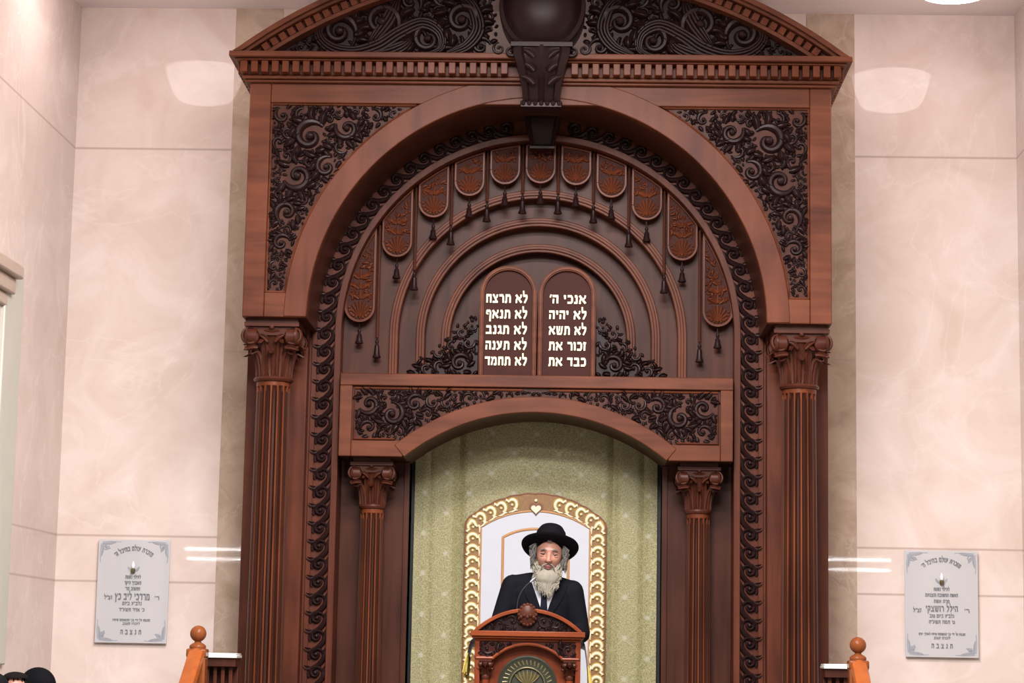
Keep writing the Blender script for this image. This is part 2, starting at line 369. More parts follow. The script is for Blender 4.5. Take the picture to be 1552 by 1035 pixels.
# pen strokes of the square letters: (points, thickness) in a box one unit high
H_, V_ = 0.23, 0.17
GLYPH = {
 'א': (0.84, [([(.06,.96),(.78,.04)],.21),([(.74,1.0),(.71,.72),(.48,.50)],.15),([(.24,.60),(.12,.34),(.12,.0)],.16),([(.0,.06),(.2,.06)],.12)]),
 'ב': (0.74, [([(.04,.88),(.62,.88)],H_),([(.56,.92),(.56,.08)],V_),([(.0,.10),(.74,.10)],.2)]),
 'ג': (0.48, [([(.04,.88),(.40,.88)],H_),([(.34,.92),(.36,.4),(.44,.0)],V_),([(.36,.34),(.04,.03)],.16)]),
 'ד': (0.70, [([(.0,.88),(.70,.88)],H_),([(.55,.9),(.55,.0)],V_)]),
 'ה': (0.70, [([(.0,.88),(.68,.88)],H_),([(.59,.9),(.59,.0)],V_),([(.12,.56),(.10,.0)],.16)]),
 'ו': (0.30, [([(.0,.88),(.26,.88)],H_),([(.19,.9),(.19,.0)],V_)]),
 'ז': (0.36, [([(.0,.92),(.36,.84)],H_),([(.18,.86),(.16,.0)],V_)]),
 'ח': (0.72, [([(.02,.88),(.70,.88)],H_),([(.61,.9),(.61,.0)],V_),([(.12,.9),(.12,.0)],V_)]),
 'ט': (0.72, [([(.10,.98),(.10,.1)],V_),([(.04,.10),(.66,.10)],.2),([(.60,.1),(.63,.8),(.50,.9),(.40,.66)],V_)]),
 'י': (0.28, [([(.0,.88),(.24,.88)],H_),([(.18,.94),(.15,.52)],.16)]),
 'כ': (0.66, [([(.04,.88),(.52,.88)],H_),([(.46,.90),(.57,.72),(.57,.26),(.46,.08)],V_),([(.52,.10),(.02,.10)],.2)]),
 'ל': (0.60, [([(.07,1.46),(.10,.85)],.14),([(.03,.86),(.56,.86)],H_),([(.52,.9),(.47,.5),(.20,.0)],V_)]),
 'מ': (0.80, [([(.04,.98),(.24,.72)],.15),([(.22,.78),(.06,.0)],.15),([(.20,.78),(.42,.90),(.62,.86)],.18),([(.62,.9),(.66,.1)],V_),([(.72,.10),(.36,.10)],.2)]),
 'ם': (0.72, [([(.02,.88),(.66,.88)],H_),([(.60,.9),(.60,.06)],V_),([(.12,.9),(.12,.06)],V_),([(.05,.10),(.68,.10)],.2)]),
 'נ': (0.44, [([(.08,.88),(.36,.88)],H_),([(.32,.9),(.32,.08)],V_),([(.40,.10),(.0,.10)],.2)]),
 'ן': (0.30, [([(.0,.88),(.26,.88)],H_),([(.19,.9),(.19,-.38)],V_)]),
 'ס': (0.74, [([(.02,.88),(.66,.88)],H_),([(.62,.88),(.62,.35),(.40,.06)],V_),([(.12,.88),(.14,.35),(.40,.06)],V_)]),
 'ע': (0.72, [([(.60,.96),(.50,.34),(.04,.0)],V_),([(.14,.96),(.40,.24)],V_),([(.0,.90),(.24,.90)],.18),([(.46,.90),(.70,.90)],.18)]),
 'פ': (0.66, [([(.08,.88),(.52,.88)],H_),([(.46,.90),(.57,.72),(.57,.26),(.46,.08)],V_),([(.52,.10),(.02,.10)],.2),([(.12,.9),(.10,.56),(.30,.52)],.14)]),
 'ף': (0.66, [([(.06,.88),(.52,.88)],H_),([(.46,.90),(.57,.70),(.53,-.38)],V_),([(.11,.9),(.09,.55),(.30,.50)],.14)]),
 'צ': (0.72, [([(.62,.98),(.56,.66),(.30,.50)],.15),([(.10,.98),(.56,.10)],V_),([(.70,.10),(.0,.10)],.2),([(.0,.92),(.2,.92)],.16)]),
 'ץ': (0.66, [([(.58,.98),(.54,.66),(.32,.46)],.15),([(.08,.98),(.30,.52),(.28,-.38)],V_),([(.0,.92),(.18,.92)],.16)]),
 'ק': (0.68, [([(.0,.88),(.62,.88)],H_),([(.56,.88),(.52,.42),(.34,.14)],V_),([(.12,.56),(.12,-.38)],.15)]),
 'ך': (0.60, [([(.0,.88),(.52,.88)],H_),([(.44,.92),(.54,.72),(.52,-.38)],V_)]),
 'ר': (0.62, [([(.0,.88),(.52,.88)],H_),([(.44,.92),(.54,.72),(.54,.0)],V_)]),
 'ש': (0.90, [([(.10,.98),(.20,.1)],.16),([(.80,.98),(.68,.1)],.16),([(.45,.98),(.42,.5),(.22,.26)],.13),([(.14,.10),(.72,.10)],.2),([(.0,.92),(.2,.92)],.15),([(.70,.92),(.90,.92)],.15),([(.36,.92),(.54,.92)],.15)]),
 'ת': (0.78, [([(.08,.88),(.66,.88)],H_),([(.60,.92),(.68,.72),(.68,.0)],V_),([(.20,.88),(.18,.06)],.16),([(.0,.08),(.22,.08)],.18)]),
 "'": (0.16, [([(.14,1.06),(.03,.70)],.13)]),
 '"': (0.34, [([(.14,1.06),(.03,.70)],.12),([(.32,1.06),(.21,.70)],.12)]),
 ' ': (0.34, []),
}
def letters(mb, text, cx, cz, height, y, width=None, bold=0.0, depth=0.004, fn=None):
    """right-to-left line of square lettering as raised mesh, centred on (cx, cz)"""
    cur_x = 0.0; strokes = []
    for ch in text:
        wd, st = GLYPH[ch]; cur_x -= wd
        for pts, th in st: strokes.append(([(px+cur_x, pz) for px, pz in pts], th+bold))
        cur_x -= 0.15
    tot = -cur_x-0.15; sx = height if width is None else width/tot
    for n_, (pts, th) in enumerate(strokes):
        fine = []
        for (a, b_), (c, d) in zip(pts, pts[1:]):
            k = 3 if fn else 1
            fine += [(a+(c-a)*i/k, b_+(d-b_)*i/k) for i in range(k)]
        fine.append(pts[-1]); m = len(fine); L, R_ = [], []
        for i, (a, b_) in enumerate(fine):
            p, q = fine[max(0,i-1)], fine[min(m-1,i+1)]
            dx, dz = (q[0]-p[0])*sx, (q[1]-p[1])*height; l = math.hypot(dx, dz) or 1; nx, nz = -dz/l*th*height/2, dx/l*th*height/2
            x, z = (a+tot/2)*sx, (b_-0.5)*height
            for lst, s_ in ((L, 1), (R_, -1)):
                u, v = x+nx*s_*(0.5*(1+sx/height)), z+nz*s_
                if fn: u, v = fn(u, v)
                lst.append((cx+u, cz+v))
        mb.strip(L, R_, y-depth-0.00025*(n_ % 5), y)

# ------------------------------------------------------------------ the room
XL, XR, ZC, ZP = -3.592, 3.608, 6.585, 0.70
b = MB(); b.box(XL-0.2, XR+0.2, 0, 0.2, 0, ZC+0.1); struct(b.build('wall_back', M['marble']), 'polished cream marble wall behind the carved wooden ark')
b = MB(); b.add([(XL,0,0),(XL-0.107,-5,0),(XL-0.107,-5,ZC),(XL,0,ZC),(XL-0.3,0,0),(XL-0.407,-5,0),(XL-0.407,-5,ZC),(XL-0.3,0,ZC)],
      [(0,1,2,3),(4,5,6,7),(0,4,7,3),(1,5,6,2),(0,1,5,4),(3,2,6,7)]); struct(b.build('wall_left', M['marble_side']))
b = MB(); b.box(XR, XR+0.3, -5, 0, 0, ZC); struct(b.build('wall_right', M['marble_side']))
b = MB(); b.box(-10, 10, -30, 0.2, ZC, ZC+0.2); struct(b.build('ceiling', M['plaster']))
b = MB(); b.box(-10, 10, -30, 0.2, -0.2, 0); struct(b.build('floor', M['floor']))
for i, s in enumerate((-1, 1)):
    b = MB(); b.box(min(s*2.02, s*2.385), max(s*2.02, s*2.385), -0.006, 0.0, 0, ZC)
    struct(b.build('trim_%d' % (i+1), M['stripe']), 'brown marble strip on the wall at the %s of the ark' % ('left' if s < 0 else 'right'))
# raised platform with side steps
b = MB(); b.box(-2.45, 2.45, -3.0, 0, 0, ZP)
for s in (-1, 1):
    for k in range(4): b.box(min(s*1.55, s*2.45), max(s*1.55, s*2.45), -3.0-0.28*(k+1), -3.0-0.28*k+0.001, 0, ZP-0.14*(k+1))
struct(b.build('platform_steps', M['floor']), 'stone platform with steps below the ark')
# rear gallery slab (carries the tube lights that shine in the marble)
for nm, x0, x1 in (('wall_hall_left',-10,-9.8),('wall_hall_right',9.8,10)):
    b = MB(); b.box(x0, x1, -30, 0.0, 0, ZC); struct(b.build(nm, M['marble_side']))
b = MB(); b.box(-9.8, 9.8, -30, -19.5, 3.62, 3.85); struct(b.build('ceiling_gallery', M['plaster']))

# window on the left wall
def lw(y): return XL+0.0214*y
wf = MB()
for y0, y1 in ((-1.77, -1.33), (-3.9, -3.45)):
    wf.add([(lw(y0)-.05,y0,1.53),(lw(y0)+.028,y0,1.53),(lw(y1)+.028,y1,1.53),(lw(y1)-.05,y1,1.53),(lw(y0)-.05,y0,4.24),(lw(y0)+.028,y0,4.24),(lw(y1)+.028,y1,4.24),(lw(y1)-.05,y1,4.27)],
           [(0,1,2,3),(4,7,6,5),(0,4,5,1),(1,5,6,2),(2,6,7,3),(3,7,4,0)])
win = struct(wf.build('window_1', M['stone_frame'], bevel=0.01), 'window with a grey stone surround in the left wall')
wc = MB()
for z0, z1, d, ye in ((3.95,4.04,0.030,-1.72),(4.04,4.15,0.065,-1.665),(4.15,4.24,0.11,-1.64)):
    wc.add([(lw(-3.9)-.02,-3.45,z0),(lw(-3.9)+d,-3.45,z0),(lw(ye)+d,ye,z0),(lw(ye)-.02,ye,z0),
            (lw(-3.9)-.02,-3.45,z1),(lw(-3.9)+d,-3.45,z1),(lw(ye)+d,ye,z1),(lw(ye)-.02,ye,z1)],
           [(0,1,2,3),(4,7,6,5),(0,4,5,1),(1,5,6,2),(2,6,7,3),(3,7,4,0)])
wc.build('window_cornice', M['stone_warm'], win, bevel=0.012)
wg = MB(); wg.box(lw(-2.4)-0.01, lw(-2.4)+0.012, -3.45, -1.77, 1.52, 3.97); wg.build('window_glass', M['glass'], win)
ws = MB(); ws.box(lw(-2.4)-0.05, lw(-2.4)+0.03, -3.9, -1.80, 1.46, 1.53); ws.build('window_sill', M['stone_frame'], win, bevel=0.008)

# ------------------------------------------------------------------ the ark
ark = empty('torah_ark', 'tall carved mahogany ark with a big round arch standing against the marble wall', 'ark', (0,0,0))
AZ, AR = 3.955, 1.607          # big arch centre and radius
FY = -1.31                     # front of the arched facade
f = MB()
poly = [(-2.055,3.968),(-2.055,5.655),(2.055,5.655),(2.055,3.968)]+arc(0,AZ,AR,0.008,PI-0.008,72)
f.prism(poly, FY+0.03, -0.01)
fac = f.build('facade', M['wood_panel'], ark)
fr = MB()
for s in (-1, 1):
    x0, x1 = sorted((s*1.905, s*2.055)); fr.box(x0, x1, FY, FY+0.06, 3.968, 5.655)
    x0, x1 = sorted((s*1.607, s*1.904)); fr.box(x0, x1, FY+0.001, FY+0.06, 3.968, 4.14)
fr.box(-1.904, 1.904, FY+0.0015, FY+0.06, 5.507, 5.654)
fr.build('frame_rail', M['wood_h'], fac, bevel=0.006)
ar = MB()
ar.strip([(x,min(z,5.653)) for x,z in arc(0,AZ,1.765,0.01,PI-0.01,80)], arc(0,AZ,AR-0.002,0.01,PI-0.01,80), FY-0.006, FY+0.08)
ar.build('arch_moulding', M['wood_arch'], fac, bevel=0.006)
def spandrel_ok(x, z, r):
    return x+r < 1.895 and z+r < 5.495 and z-r > 4.15 and math.hypot(x, z-AZ)-r > 1.79 and x > 0.85
rnd = random.Random(5)
fixed = [(1.62,5.27,0.135),(1.36,5.33,0.10),(1.70,4.98,0.12),(1.50,5.05,0.09),(1.77,4.72,0.095),(1.66,4.80,0.06),(1.80,4.50,0.075),(1.845,4.33,0.045),(1.84,4.21,0.045),(1.82,5.42,0.07),(1.16,5.42,0.065),(1.03,5.445,0.042)]
cs = pack(spandrel_ok, (0.85,1.9,4.15,5.5), (0.06,0.045,0.034,0.027,0.021,0.016,0.012), 1600, rnd, fixed)
sc = MB(); foliage(sc, cs, FY+0.03, rnd, h=1.25)
mould = MB()
edge = [(1.898,4.147),(1.898,5.50)]
a_top = math.asin((5.50-AZ)/1.772); a_bot = math.asin((4.147-AZ)/1.772)
edge += arc(0,AZ,1.772,a_top,a_bot,30)+[(1.898,4.147)]
mould.relief(edge, 0.012, FY+0.03, 1.6, 5)
mould.build('panel_moulding', M['wood_h'], fac); mirrored(mould).build('panel_moulding', M['wood_h'], fac)
o = sc.build('spandrel_carving', M['carve'], fac); o['label'] = 'dark carved scrolling foliage'
o = mirrored(sc).build('spandrel_carving', M['carve'], fac); o['label'] = 'dark carved scrolling foliage'

# cornice with dentils
c = MB()
for s in (1,):
    c.box(-2.09, 2.09, -1.345, -0.01, 5.645, 5.665); c.box(-2.105, 2.105, -1.37, -0.01, 5.665, 5.692)
    c.box(-2.085, 2.085, -1.365, -0.01, 5.692, 5.778); c.box(-2.15, 2.15, -1.46, -0.01, 5.776, 5.79); c.box(-2.185, 2.185, -1.5, -0.01, 5.79, 5.832)
cor = c.build('cornice', M['wood_h'], ark, bevel=0.007)
for s in (-1, 1):
    d = MB()
    for k in range(26):
        x = s*(2.085-0.0735*k); 
        if abs(x) < 0.19: continue
        d.box(x-0.0245, x+0.0245, -1.445, -1.36, 5.694, 5.777)
    for k in range(1, 17):
        y = -1.42+0.0735*k
        d.box(min(s*2.08, s*2.135), max(s*2.08, s*2.135), y-0.0245, y+0.0245, 5.694, 5.777)
    d.build('dentil_course', M['lambrequin'], cor, bevel=0.005)

# broken segmental pediment
PZ, PR = 3.054, 3.515
for s in (-1, 1):
    a0 = math.acos(2.16/PR); a1 = math.acos(0.46/PR)
    p = MB()
    def rake(R0, R1, y0, a_lo=None):
        o_, i_ = [], []
        for k in range(41):
            a = a0+(a1-a0)*k/40; o_.append((s*R0*cos(a), max(5.832, PZ+R0*sin(a)))); i_.append((s*R1*cos(a), max(5.83, PZ+R1*sin(a))))
        p.strip(o_, i_, y0, -1.2)
    rake(PR, PR-0.035, -1.5); rake(PR-0.035, PR-0.055, -1.46); rake(PR-0.055, PR-0.118, -1.37); rake(PR-0.118, PR-0.145, -1.43); 
    ped = p.build('pediment', M['wood_h'], ark, bevel=0.004)
    q = MB(); bk = [(s*1.98,5.825)]+[(s*PR*cos(a)*0.985*(1 if a < a1-0.02 else 0.88), PZ+(PR-0.1)*sin(a)) for a in [a0+(a1-a0)*k/30 for k in range(2,31)]]+[(s*0.39,5.825)]
    q.prism(bk, -1.30, -1.2); q.build('pediment_backing', M['carve'], ped)
    e = MB()
    n = 26
    for k in range(1, n):
        a = a0+(a1-a0)*(k)/n
        if PZ+(PR-0.12)*sin(a) < 5.85: continue
        def TT(x,y,z,a=a): return (s*((PR-0.088+z)*cos(a)-x*sin(a)), y, PZ+(PR-0.088+z)*sin(a)+x*cos(a))
        e.T = TT; e.box(-0.025,0.025,-1.43,-1.35,-0.028,0.028)
    e.T = None; e.build('dentil_course', M['lambrequin'], ped, bevel=0.004)
    def ped_ok(x, z, r): return z-r > 5.84 and math.hypot(x, z-PZ)+r < PR-0.15 and x > 0.36
    rnd = random.Random(11)
    g = MB()
    big = [(1.43,6.03,0.15),(1.13,6.10,0.16),(0.80,5.98,0.13),(0.93,6.25,0.10),(0.56,6.12,0.15),(0.70,6.30,0.09),(0.42,5.93,0.08),(1.70,5.91,0.055),(1.57,5.90,0.05),(1.28,6.24,0.07),(0.36,6.05,0.05)]
    cs = pack(ped_ok, (0.36,2.0,5.84,6.5), (0.05,0.035,0.025,0.018), 500, rnd, big)
    for (x,z,r) in cs:
        if r > 0.1: acanthus(g, x, z, r, rnd.uniform(2.5,4.5), -1, -1.30, rnd, w=r*0.26, turns=1.25, leaves=10, h=1.4)
    foliage(g, [c_ for c_ in cs if c_[2] <= 0.1], -1.30, rnd, h=1.5)
    # long sweeping acanthus stems
    def stem(P, w):
        pts = []
        n = len(P)-1
        for i in range(n):
            p0 = Vector(P[max(0,i-1)]); p1 = Vector(P[i]); p2 = Vector(P[i+1]); p3 = Vector(P[min(n,i+2)])
            for k in range(7):
                t = k/7; pts.append(tuple(0.5*((2*p1)+(p2-p0)*t+(2*p0-5*p1+4*p2-p3)*t*t+(3*p1-p0-3*p2+p3)*t**3)))
        pts.append(P[-1]); m = len(pts)
        ww = [w*(0.25+sin(PI*min(1,0.08+0.92*i/m))*0.9) for i in range(m)]
        nrm = []
        for i in range(m):
            a_, b_ = pts[max(0,i-1)], pts[min(m-1,i+1)]; dx, dz = b_[0]-a_[0], b_[1]-a_[1]; l = math.hypot(dx,dz) or 1; nrm.append((-dz/l, dx/l))
        for o_, rr_ in ((-0.72,0.36),(-0.26,0.34),(0.26,0.34),(0.72,0.36)):
            g.relief([(p_[0]+n_[0]*w_*o_, p_[1]+n_[1]*w_*o_) for p_, n_, w_ in zip(pts, nrm, ww)], [max(0.003,w_*rr_) for w_ in ww], -1.33+abs(o_)*0.015, 1.5, 6)
        for i in range(6, m-6, 7):
            for sd_ in (-1, 1):
                n_ = nrm[i]; an = math.atan2(pts[i+1][1]-pts[i][1], pts[i+1][0]-pts[i][0])
                leaf(g, pts[i][0]+n_[0]*ww[i]*0.9*sd_, pts[i][1]+n_[1]*ww[i]*0.9*sd_, an+sd_*0.5, w*1.7, w*0.36, sd_*1.1, -1.31, 0.02)
    stem([(1.50,6.14),(1.58,6.02),(1.50,5.91),(1.33,5.87),(1.15,5.92),(1.00,6.02),(0.84,6.09),(0.72,6.03),(0.70,5.92),(0.78,5.87)], 0.045)
    stem([(1.32,5.88),(1.12,5.87),(0.98,5.92),(0.92,5.98)], 0.04)
    stem([(0.66,5.87),(0.52,5.93),(0.44,6.06),(0.50,6.24),(0.62,6.30)], 0.04)
    stem([(1.20,5.95),(1.08,6.12),(1.02,6.28)], 0.045)
    if s < 0: g = mirrored(g)
    o = g.build('pediment_carving', M['carve'], ped); o['label'] = 'nearly black carved acanthus scrolls'

# medallion and keystone console
m_ = MB()
def disc(mb, prof, cx, cz, n=40, sz=1.0):
    vs = []; fs = []; k = len(prof)
    for r, y in prof:
        for i in range(n): a = 2*PI*i/n; vs.append((cx+r*cos(a), y, cz+r*sz*sin(a)))
    for j in range(k-1):
        for i in range(n): fs.append((j*n+i, j*n+(i+1)%n, (j+1)*n+(i+1)%n, (j+1)*n+i))
    fs += [tuple(range(n)), tuple(range((k-1)*n, k*n))]
    mb.add(vs, fs)
disc(m_, [(0.30,-1.30),(0.305,-1.52),(0.30,-1.56),(0.275,-1.575),(0.262,-1.55),(0.258,-1.52),(0.24,-1.53),(0.20,-1.56),(0.14,-1.585),(0.07,-1.60),(0.005,-1.602)], 0.015, 6.165, 48, 1.12)
med = m_.build('medallion', M['carve'], ark); med['label'] = 'dark domed oval medallion at the top of the ark'
k_ = MB()
kp = [(0.20,5.865,-1.60),(0.195,5.80,-1.60),(0.165,5.72,-1.57),(0.14,5.62,-1.52),(0.13,5.52,-1.47),(0.125,5.48,-1.45)]
rows = []
for hw,z,y in kp:
    rows.append([(0.015-hw,-1.25,z),(0.015-hw,y+0.03,z),(0.015-hw*0.72,y,z),(0.015-hw*0.62,y+0.025,z),(0.015-hw*0.18,y+0.02,z),(0.015,y-0.01,z),(0.015+hw*0.18,y+0.02,z),(0.015+hw*0.62,y+0.025,z),(0.015+hw*0.72,y,z),(0.015+hw,y+0.03,z),(0.015+hw,-1.25,z)])
k_.grid(rows)
k_.box(-0.20,0.23,-1.60,-1.25,5.855,5.885)
k_.box(-0.125,0.155,-1.47,-1.25,5.455,5.485)
for i in range(7): k_.ball((-0.11+0.042*i,-1.46,5.48), 0.022, 8, 6)
for s in (-1,1):
    spiral(k_, 0.015+s*0.215, 5.84, 0.05, PI/2, 1.3, s, 0.014, -1.52, 1.5)
    spiral(k_, 0.015+s*0.30, 5.86, 0.045, PI/2, 1.3, -s, 0.012, -1.50, 1.5)
    for j in range(3): leaf(k_, 0.015+s*0.05, 5.60+j*0.09, PI/2-s*0.5, 0.11, 0.028, -s*0.9, -1.53-0.02*j, 0.018)
key = k_.build('keystone', M['carve'], ark); key['label'] = 'dark carved console keystone above the arch'
k2 = MB()
rows = []
for hw,z,y in ((0.13,5.555,-0.80),(0.12,5.50,-0.80),(0.10,5.42,-0.76),(0.085,5.35,-0.71)):
    rows.append([(0.015-hw,-0.6,z),(0.015-hw,y+0.02,z),(0.015-hw*0.8,y,z),(0.015-hw*0.7,y+0.02,z),(0.015,y+0.005,z),(0.015+hw*0.7,y+0.02,z),(0.015+hw*0.8,y,z),(0.015+hw,y+0.02,z),(0.015+hw,-0.6,z)])
k2.grid(rows); k2.box(-0.075,0.105,-0.72,-0.6,5.335,5.352)
k2.build('inner_keystone', M['carve'], ark)

# archivolt band with running scroll
BZ = 3.98
bd = MB()
def legs(R, n=64): return [(R,ZP)]+arc(0,BZ,R,0,PI,n)+[(-R,ZP)]
bd.strip(legs(1.66), legs(1.43), -0.625, -0.02)
bd.strip(legs(1.472), legs(1.425), -0.668, -0.58)
bd.strip(legs(1.640), legs(1.602), -0.640, -0.6)
band = bd.build('archivolt', M['wood_v'], ark, bevel=0.004)
run = MB(); rnd = random.Random(3)
RB, P_ = 1.537, 0.1285
Ls = BZ-0.82
nmot = int((Ls+RB*PI/2-0.14)/P_)
def TB(x, y, z):
    s_, t_ = x, z
    if s_ <= Ls: return (RB+t_, y, 0.82+s_)
    a = (s_-Ls)/RB; return ((RB+t_)*cos(a), y, BZ+(RB+t_)*sin(a))
run.T = TB
for i in range(nmot):
    s0 = 0.05+i*P_
    spiral(run, s0, 0.006, 0.047, -0.5*PI, 1.35, 1, 0.018, -0.625, 1.9, n=5)
    pts = []
    for k in range(9):
        t = k/8; q = (1-t)
        pts.append((q*q*(s0-P_*0.95)+2*q*t*(s0-P_*0.35)+t*t*(s0+0.004), q*q*(0.058)+2*q*t*(-0.075)+t*t*(-0.042)))
    run.relief(pts, [0.007+0.014*sin(PI*(0.1+0.8*k/8)) for k in range(9)], -0.625, 1.7, 5)
    leaf(run, s0-0.04, -0.052, -0.35, 0.09, 0.023, 0.5, -0.628, 0.018)
    leaf(run, s0+0.035, 0.04, 2.2, 0.065, 0.021, -1.5, -0.628, 0.022)
    leaf(run, s0-0.035, 0.045, 0.7, 0.06, 0.020, -1.3, -0.628, 0.02)
run.T = None
o = run.build('running_scroll_carving', M['carve'], band); o['label'] = 'dark carved running scroll along the band'
o = mirrored(run).build('running_scroll_carving', M['carve'], band); o['label'] = 'dark carved running scroll along the band'

# tympanum: stepped concentric arches
ty = MB()
def half(R, zb, n=48): return [(R,zb)]+arc(0,BZ,R,0,PI,n)+[(-R,zb)]
ty.strip(half(1.435,3.62), half(1.05,3.62), -0.46, -0.1)
ty.strip(half(1.06,3.62), half(0.87,3.62), -0.37, -0.1)
ty.strip(half(0.88,3.62), half(0.68,3.62), -0.28, -0.1)
ty.prism(half(0.70,3.62), -0.19, -0.1)
tym = ty.build('tympanum', M['wood_panel'], ark)
for R0, R1, y in ((1.09,1.025,-0.50),(0.90,0.835,-0.41),(0.72,0.655,-0.32)):
    r_ = MB(); r_.strip(half(R0,3.65), half(R1,3.65), y, y+0.12); r_.strip(half(R0-0.02,3.65), half(R1+0.02,3.65), y-0.012, y+0.02)
    r_.build('arch_rib', M['wood_arch'], tym, bevel=0.006)

# lambrequins and cords
def tassel_mb(x, y, z_top, L, drop=0.06):
    t = MB(); t.tube([(x,y,z_top+0.01),(x,y,z_top-drop)], 0.0045, 6)
    t.lathe([(0.003,z_top-drop+0.012),(0.012,z_top-drop+0.006),(0.014,z_top-drop-0.006),(0.009,z_top-drop-0.016),(0.011,z_top-drop-0.024),
             (0.017,z_top-drop-0.03),(0.021,z_top-L+0.03),(0.031,z_top-L+0.006),(0.029,z_top-L),(0.004,z_top-L)], x, y, 14)
    return t
zb = [5.105, 5.095, 5.005, 4.84, 4.541, 4.054]
W2 = 0.112
for k in range(-5, 6):
    x0 = 0.003+k*0.262; zbt = zb[abs(k)]; RT = 1.425
    def top(x): return BZ+math.sqrt(max(0.0004, RT*RT-x*x))
    def outline(w, zbot, n=16, cut=0.0):
        xs_lo, xs_hi = x0-w, x0+w
        pts = [(x0+w*cos(a), zbot+w+w*sin(a)) for a in [PI+PI*i/n for i in range(n+1)]]
        zl = zbot+w
        xr = [xs_hi+(xs_lo-xs_hi)*i/10 for i in range(11)]
        for xx in xr:
            pts.append((xx, max(zl+0.002, top(min(1.424,abs(xx)))-cut)))
        return pts
    pl = MB(); pl.prism(outline(W2-0.005, zbt+0.005, cut=0.004), -0.55, -0.52)
    lam = pl.build('lambrequin', M['field'], ark)
    pl = MB(); pl.strip(outline(W2, zbt)+[outline(W2, zbt)[0]], outline(W2-0.017, zbt+0.017, cut=0.018)+[outline(W2-0.017, zbt+0.017, cut=0.018)[0]], -0.567, -0.545)
    pl.build('lambrequin_rim', M['lambrequin'], lam, bevel=0.003)
    sh = MB(); cz = zbt+0.045
    for j in range(9):
        a = PI*(0.06+0.88*j/8); Lr = 0.062+0.03*sin(a)
        sh.relief([(x0+0.012*cos(a), cz+0.008*sin(a)), (x0+Lr*0.6*cos(a), cz+Lr*0.75*sin(a)), (x0+Lr*cos(a), cz+Lr*1.25*sin(a))], [0.004,0.008,0.011], -0.55, 1.2, 5)
    sh.ball((x0,-0.555,cz), 0.013, 8, 6)
    for j in range(11):
        a = PI+PI*j/10; sh.ball((x0+0.078*cos(a), -0.552, zbt+W2+0.078*sin(a)), 0.010, 7, 5)
    def lam_ok(x, z, r): return abs(x-x0)+r < W2-0.020 and z-r > cz+0.118 and z+r < top(min(1.42, abs(x)+r))-0.03
    rr = random.Random(40+k)
    fx = []
    if abs(k) >= 1:
        for q_ in range(8):
            z_ = cz+0.16+0.075*q_
            if lam_ok(x0, z_, 0.03): fx.append((x0, z_, 0.034))
    cs = pack(lam_ok, (x0-W2, x0+W2, cz, top(min(1.42,abs(x0)))+0.3), (0.022,0.016,0.011), 260, rr, fx)
    for (x,z,r) in cs:
        if r > 0.03:
            for s in (-1, 1):
                leaf(sh, x+s*0.006, z-0.03, PI/2-s*0.6, 0.085, 0.020, -s*1.0, -0.551, 0.013)
                leaf(sh, x+s*0.012, z-0.03, PI/2-s*1.25, 0.06, 0.015, s*0.9, -0.551, 0.012)
            sh.relief([(x,z-0.03),(x,z+0.04)], [0.012,0.005], -0.55, 1.2, 5)
    foliage(sh, [c_ for c_ in cs if c_[2] < 0.03], -0.551, rr, h=0.9)
    sh.build('shell_carving', M['lambrequin'], lam)
    if k: tassel_mb(x0, -0.535, zbt, 0.155).build('tassel', M['carve'], lam)
    else: tassel_mb(x0, -0.535, zbt, 0.15).build('tassel', M['carve'], lam)
ce = [4.884, 4.82, 4.643, 4.302, 3.796]
for s in (-1, 1):
    for k in range(5):
        x0 = 0.003+s*(k+0.5)*0.262; z1 = BZ+math.sqrt(1.425**2-x0*x0); z0 = ce[k]+0.15
        cd = MB(); n = max(6, int((z1-z0)/0.012)); pts = []; rad = []
        for i in range(n+1):
            pts.append((x0, -0.53, z1-(z1-z0)*i/n)); rad.append(0.0125 if i % 2 else 0.0092)
        cd.tube(pts, rad, 8)
        co = cd.build('cord', M['carve_red'], ark)
        tassel_mb(x0, -0.53, z0, 0.15, 0.03).build('tassel', M['carve'], co)

# tablets of the law
RTX = [["אנכי ה'", "לא יהיה", "לא תשא", "זכור את", "כבד את"], ["לא תרצח", "לא תנאף", "לא תגנב", "לא תענה", "לא תחמד"]]
for i, s in enumerate((1, -1)):
    xc = s*0.213; hw = 0.209
    def tab(w, zb_): return [(xc-w,zb_)]+[(xc+w*cos(a), 4.463-hw+w*sin(a)) for a in [PI-PI*k/28 for k in range(29)]]+[(xc+w,zb_)]
    t = MB(); t.prism(tab(hw-0.004,3.652), -0.672, -0.60)
    t.strip(tab(hw,3.652), tab(hw-0.034,3.652), -0.70, -0.60); t.strip(tab(hw-0.008,3.652), tab(hw-0.026,3.652), -0.708, -0.69)
    tb = t.build('tablet', M['wood_h'], ark, bevel=0.004); tb['label'] = 'round-topped tablet with five lines of gold lettering'
    pn = MB(); pn.prism(tab(hw-0.034,3.655), -0.676, -0.67); pn.build('tablet_field', M['field'], tb)
    for j, tx in enumerate(RTX[i]):
        lt = MB()
        z = 4.222-0.1145*j; wd = [[0.262,0.27,0.27,0.27,0.27],[0.30,0.297,0.297,0.297,0.303]][i][j]
        letters(lt, tx, xc-(0.012 if i == 1 else -0.006), z, 0.062, -0.677, wd, bold=0.05, depth=0.008)
        o = lt.build('lettering_line', M['gold'], tb, sharp=10); o['label'] = 'pale gold raised lettering'
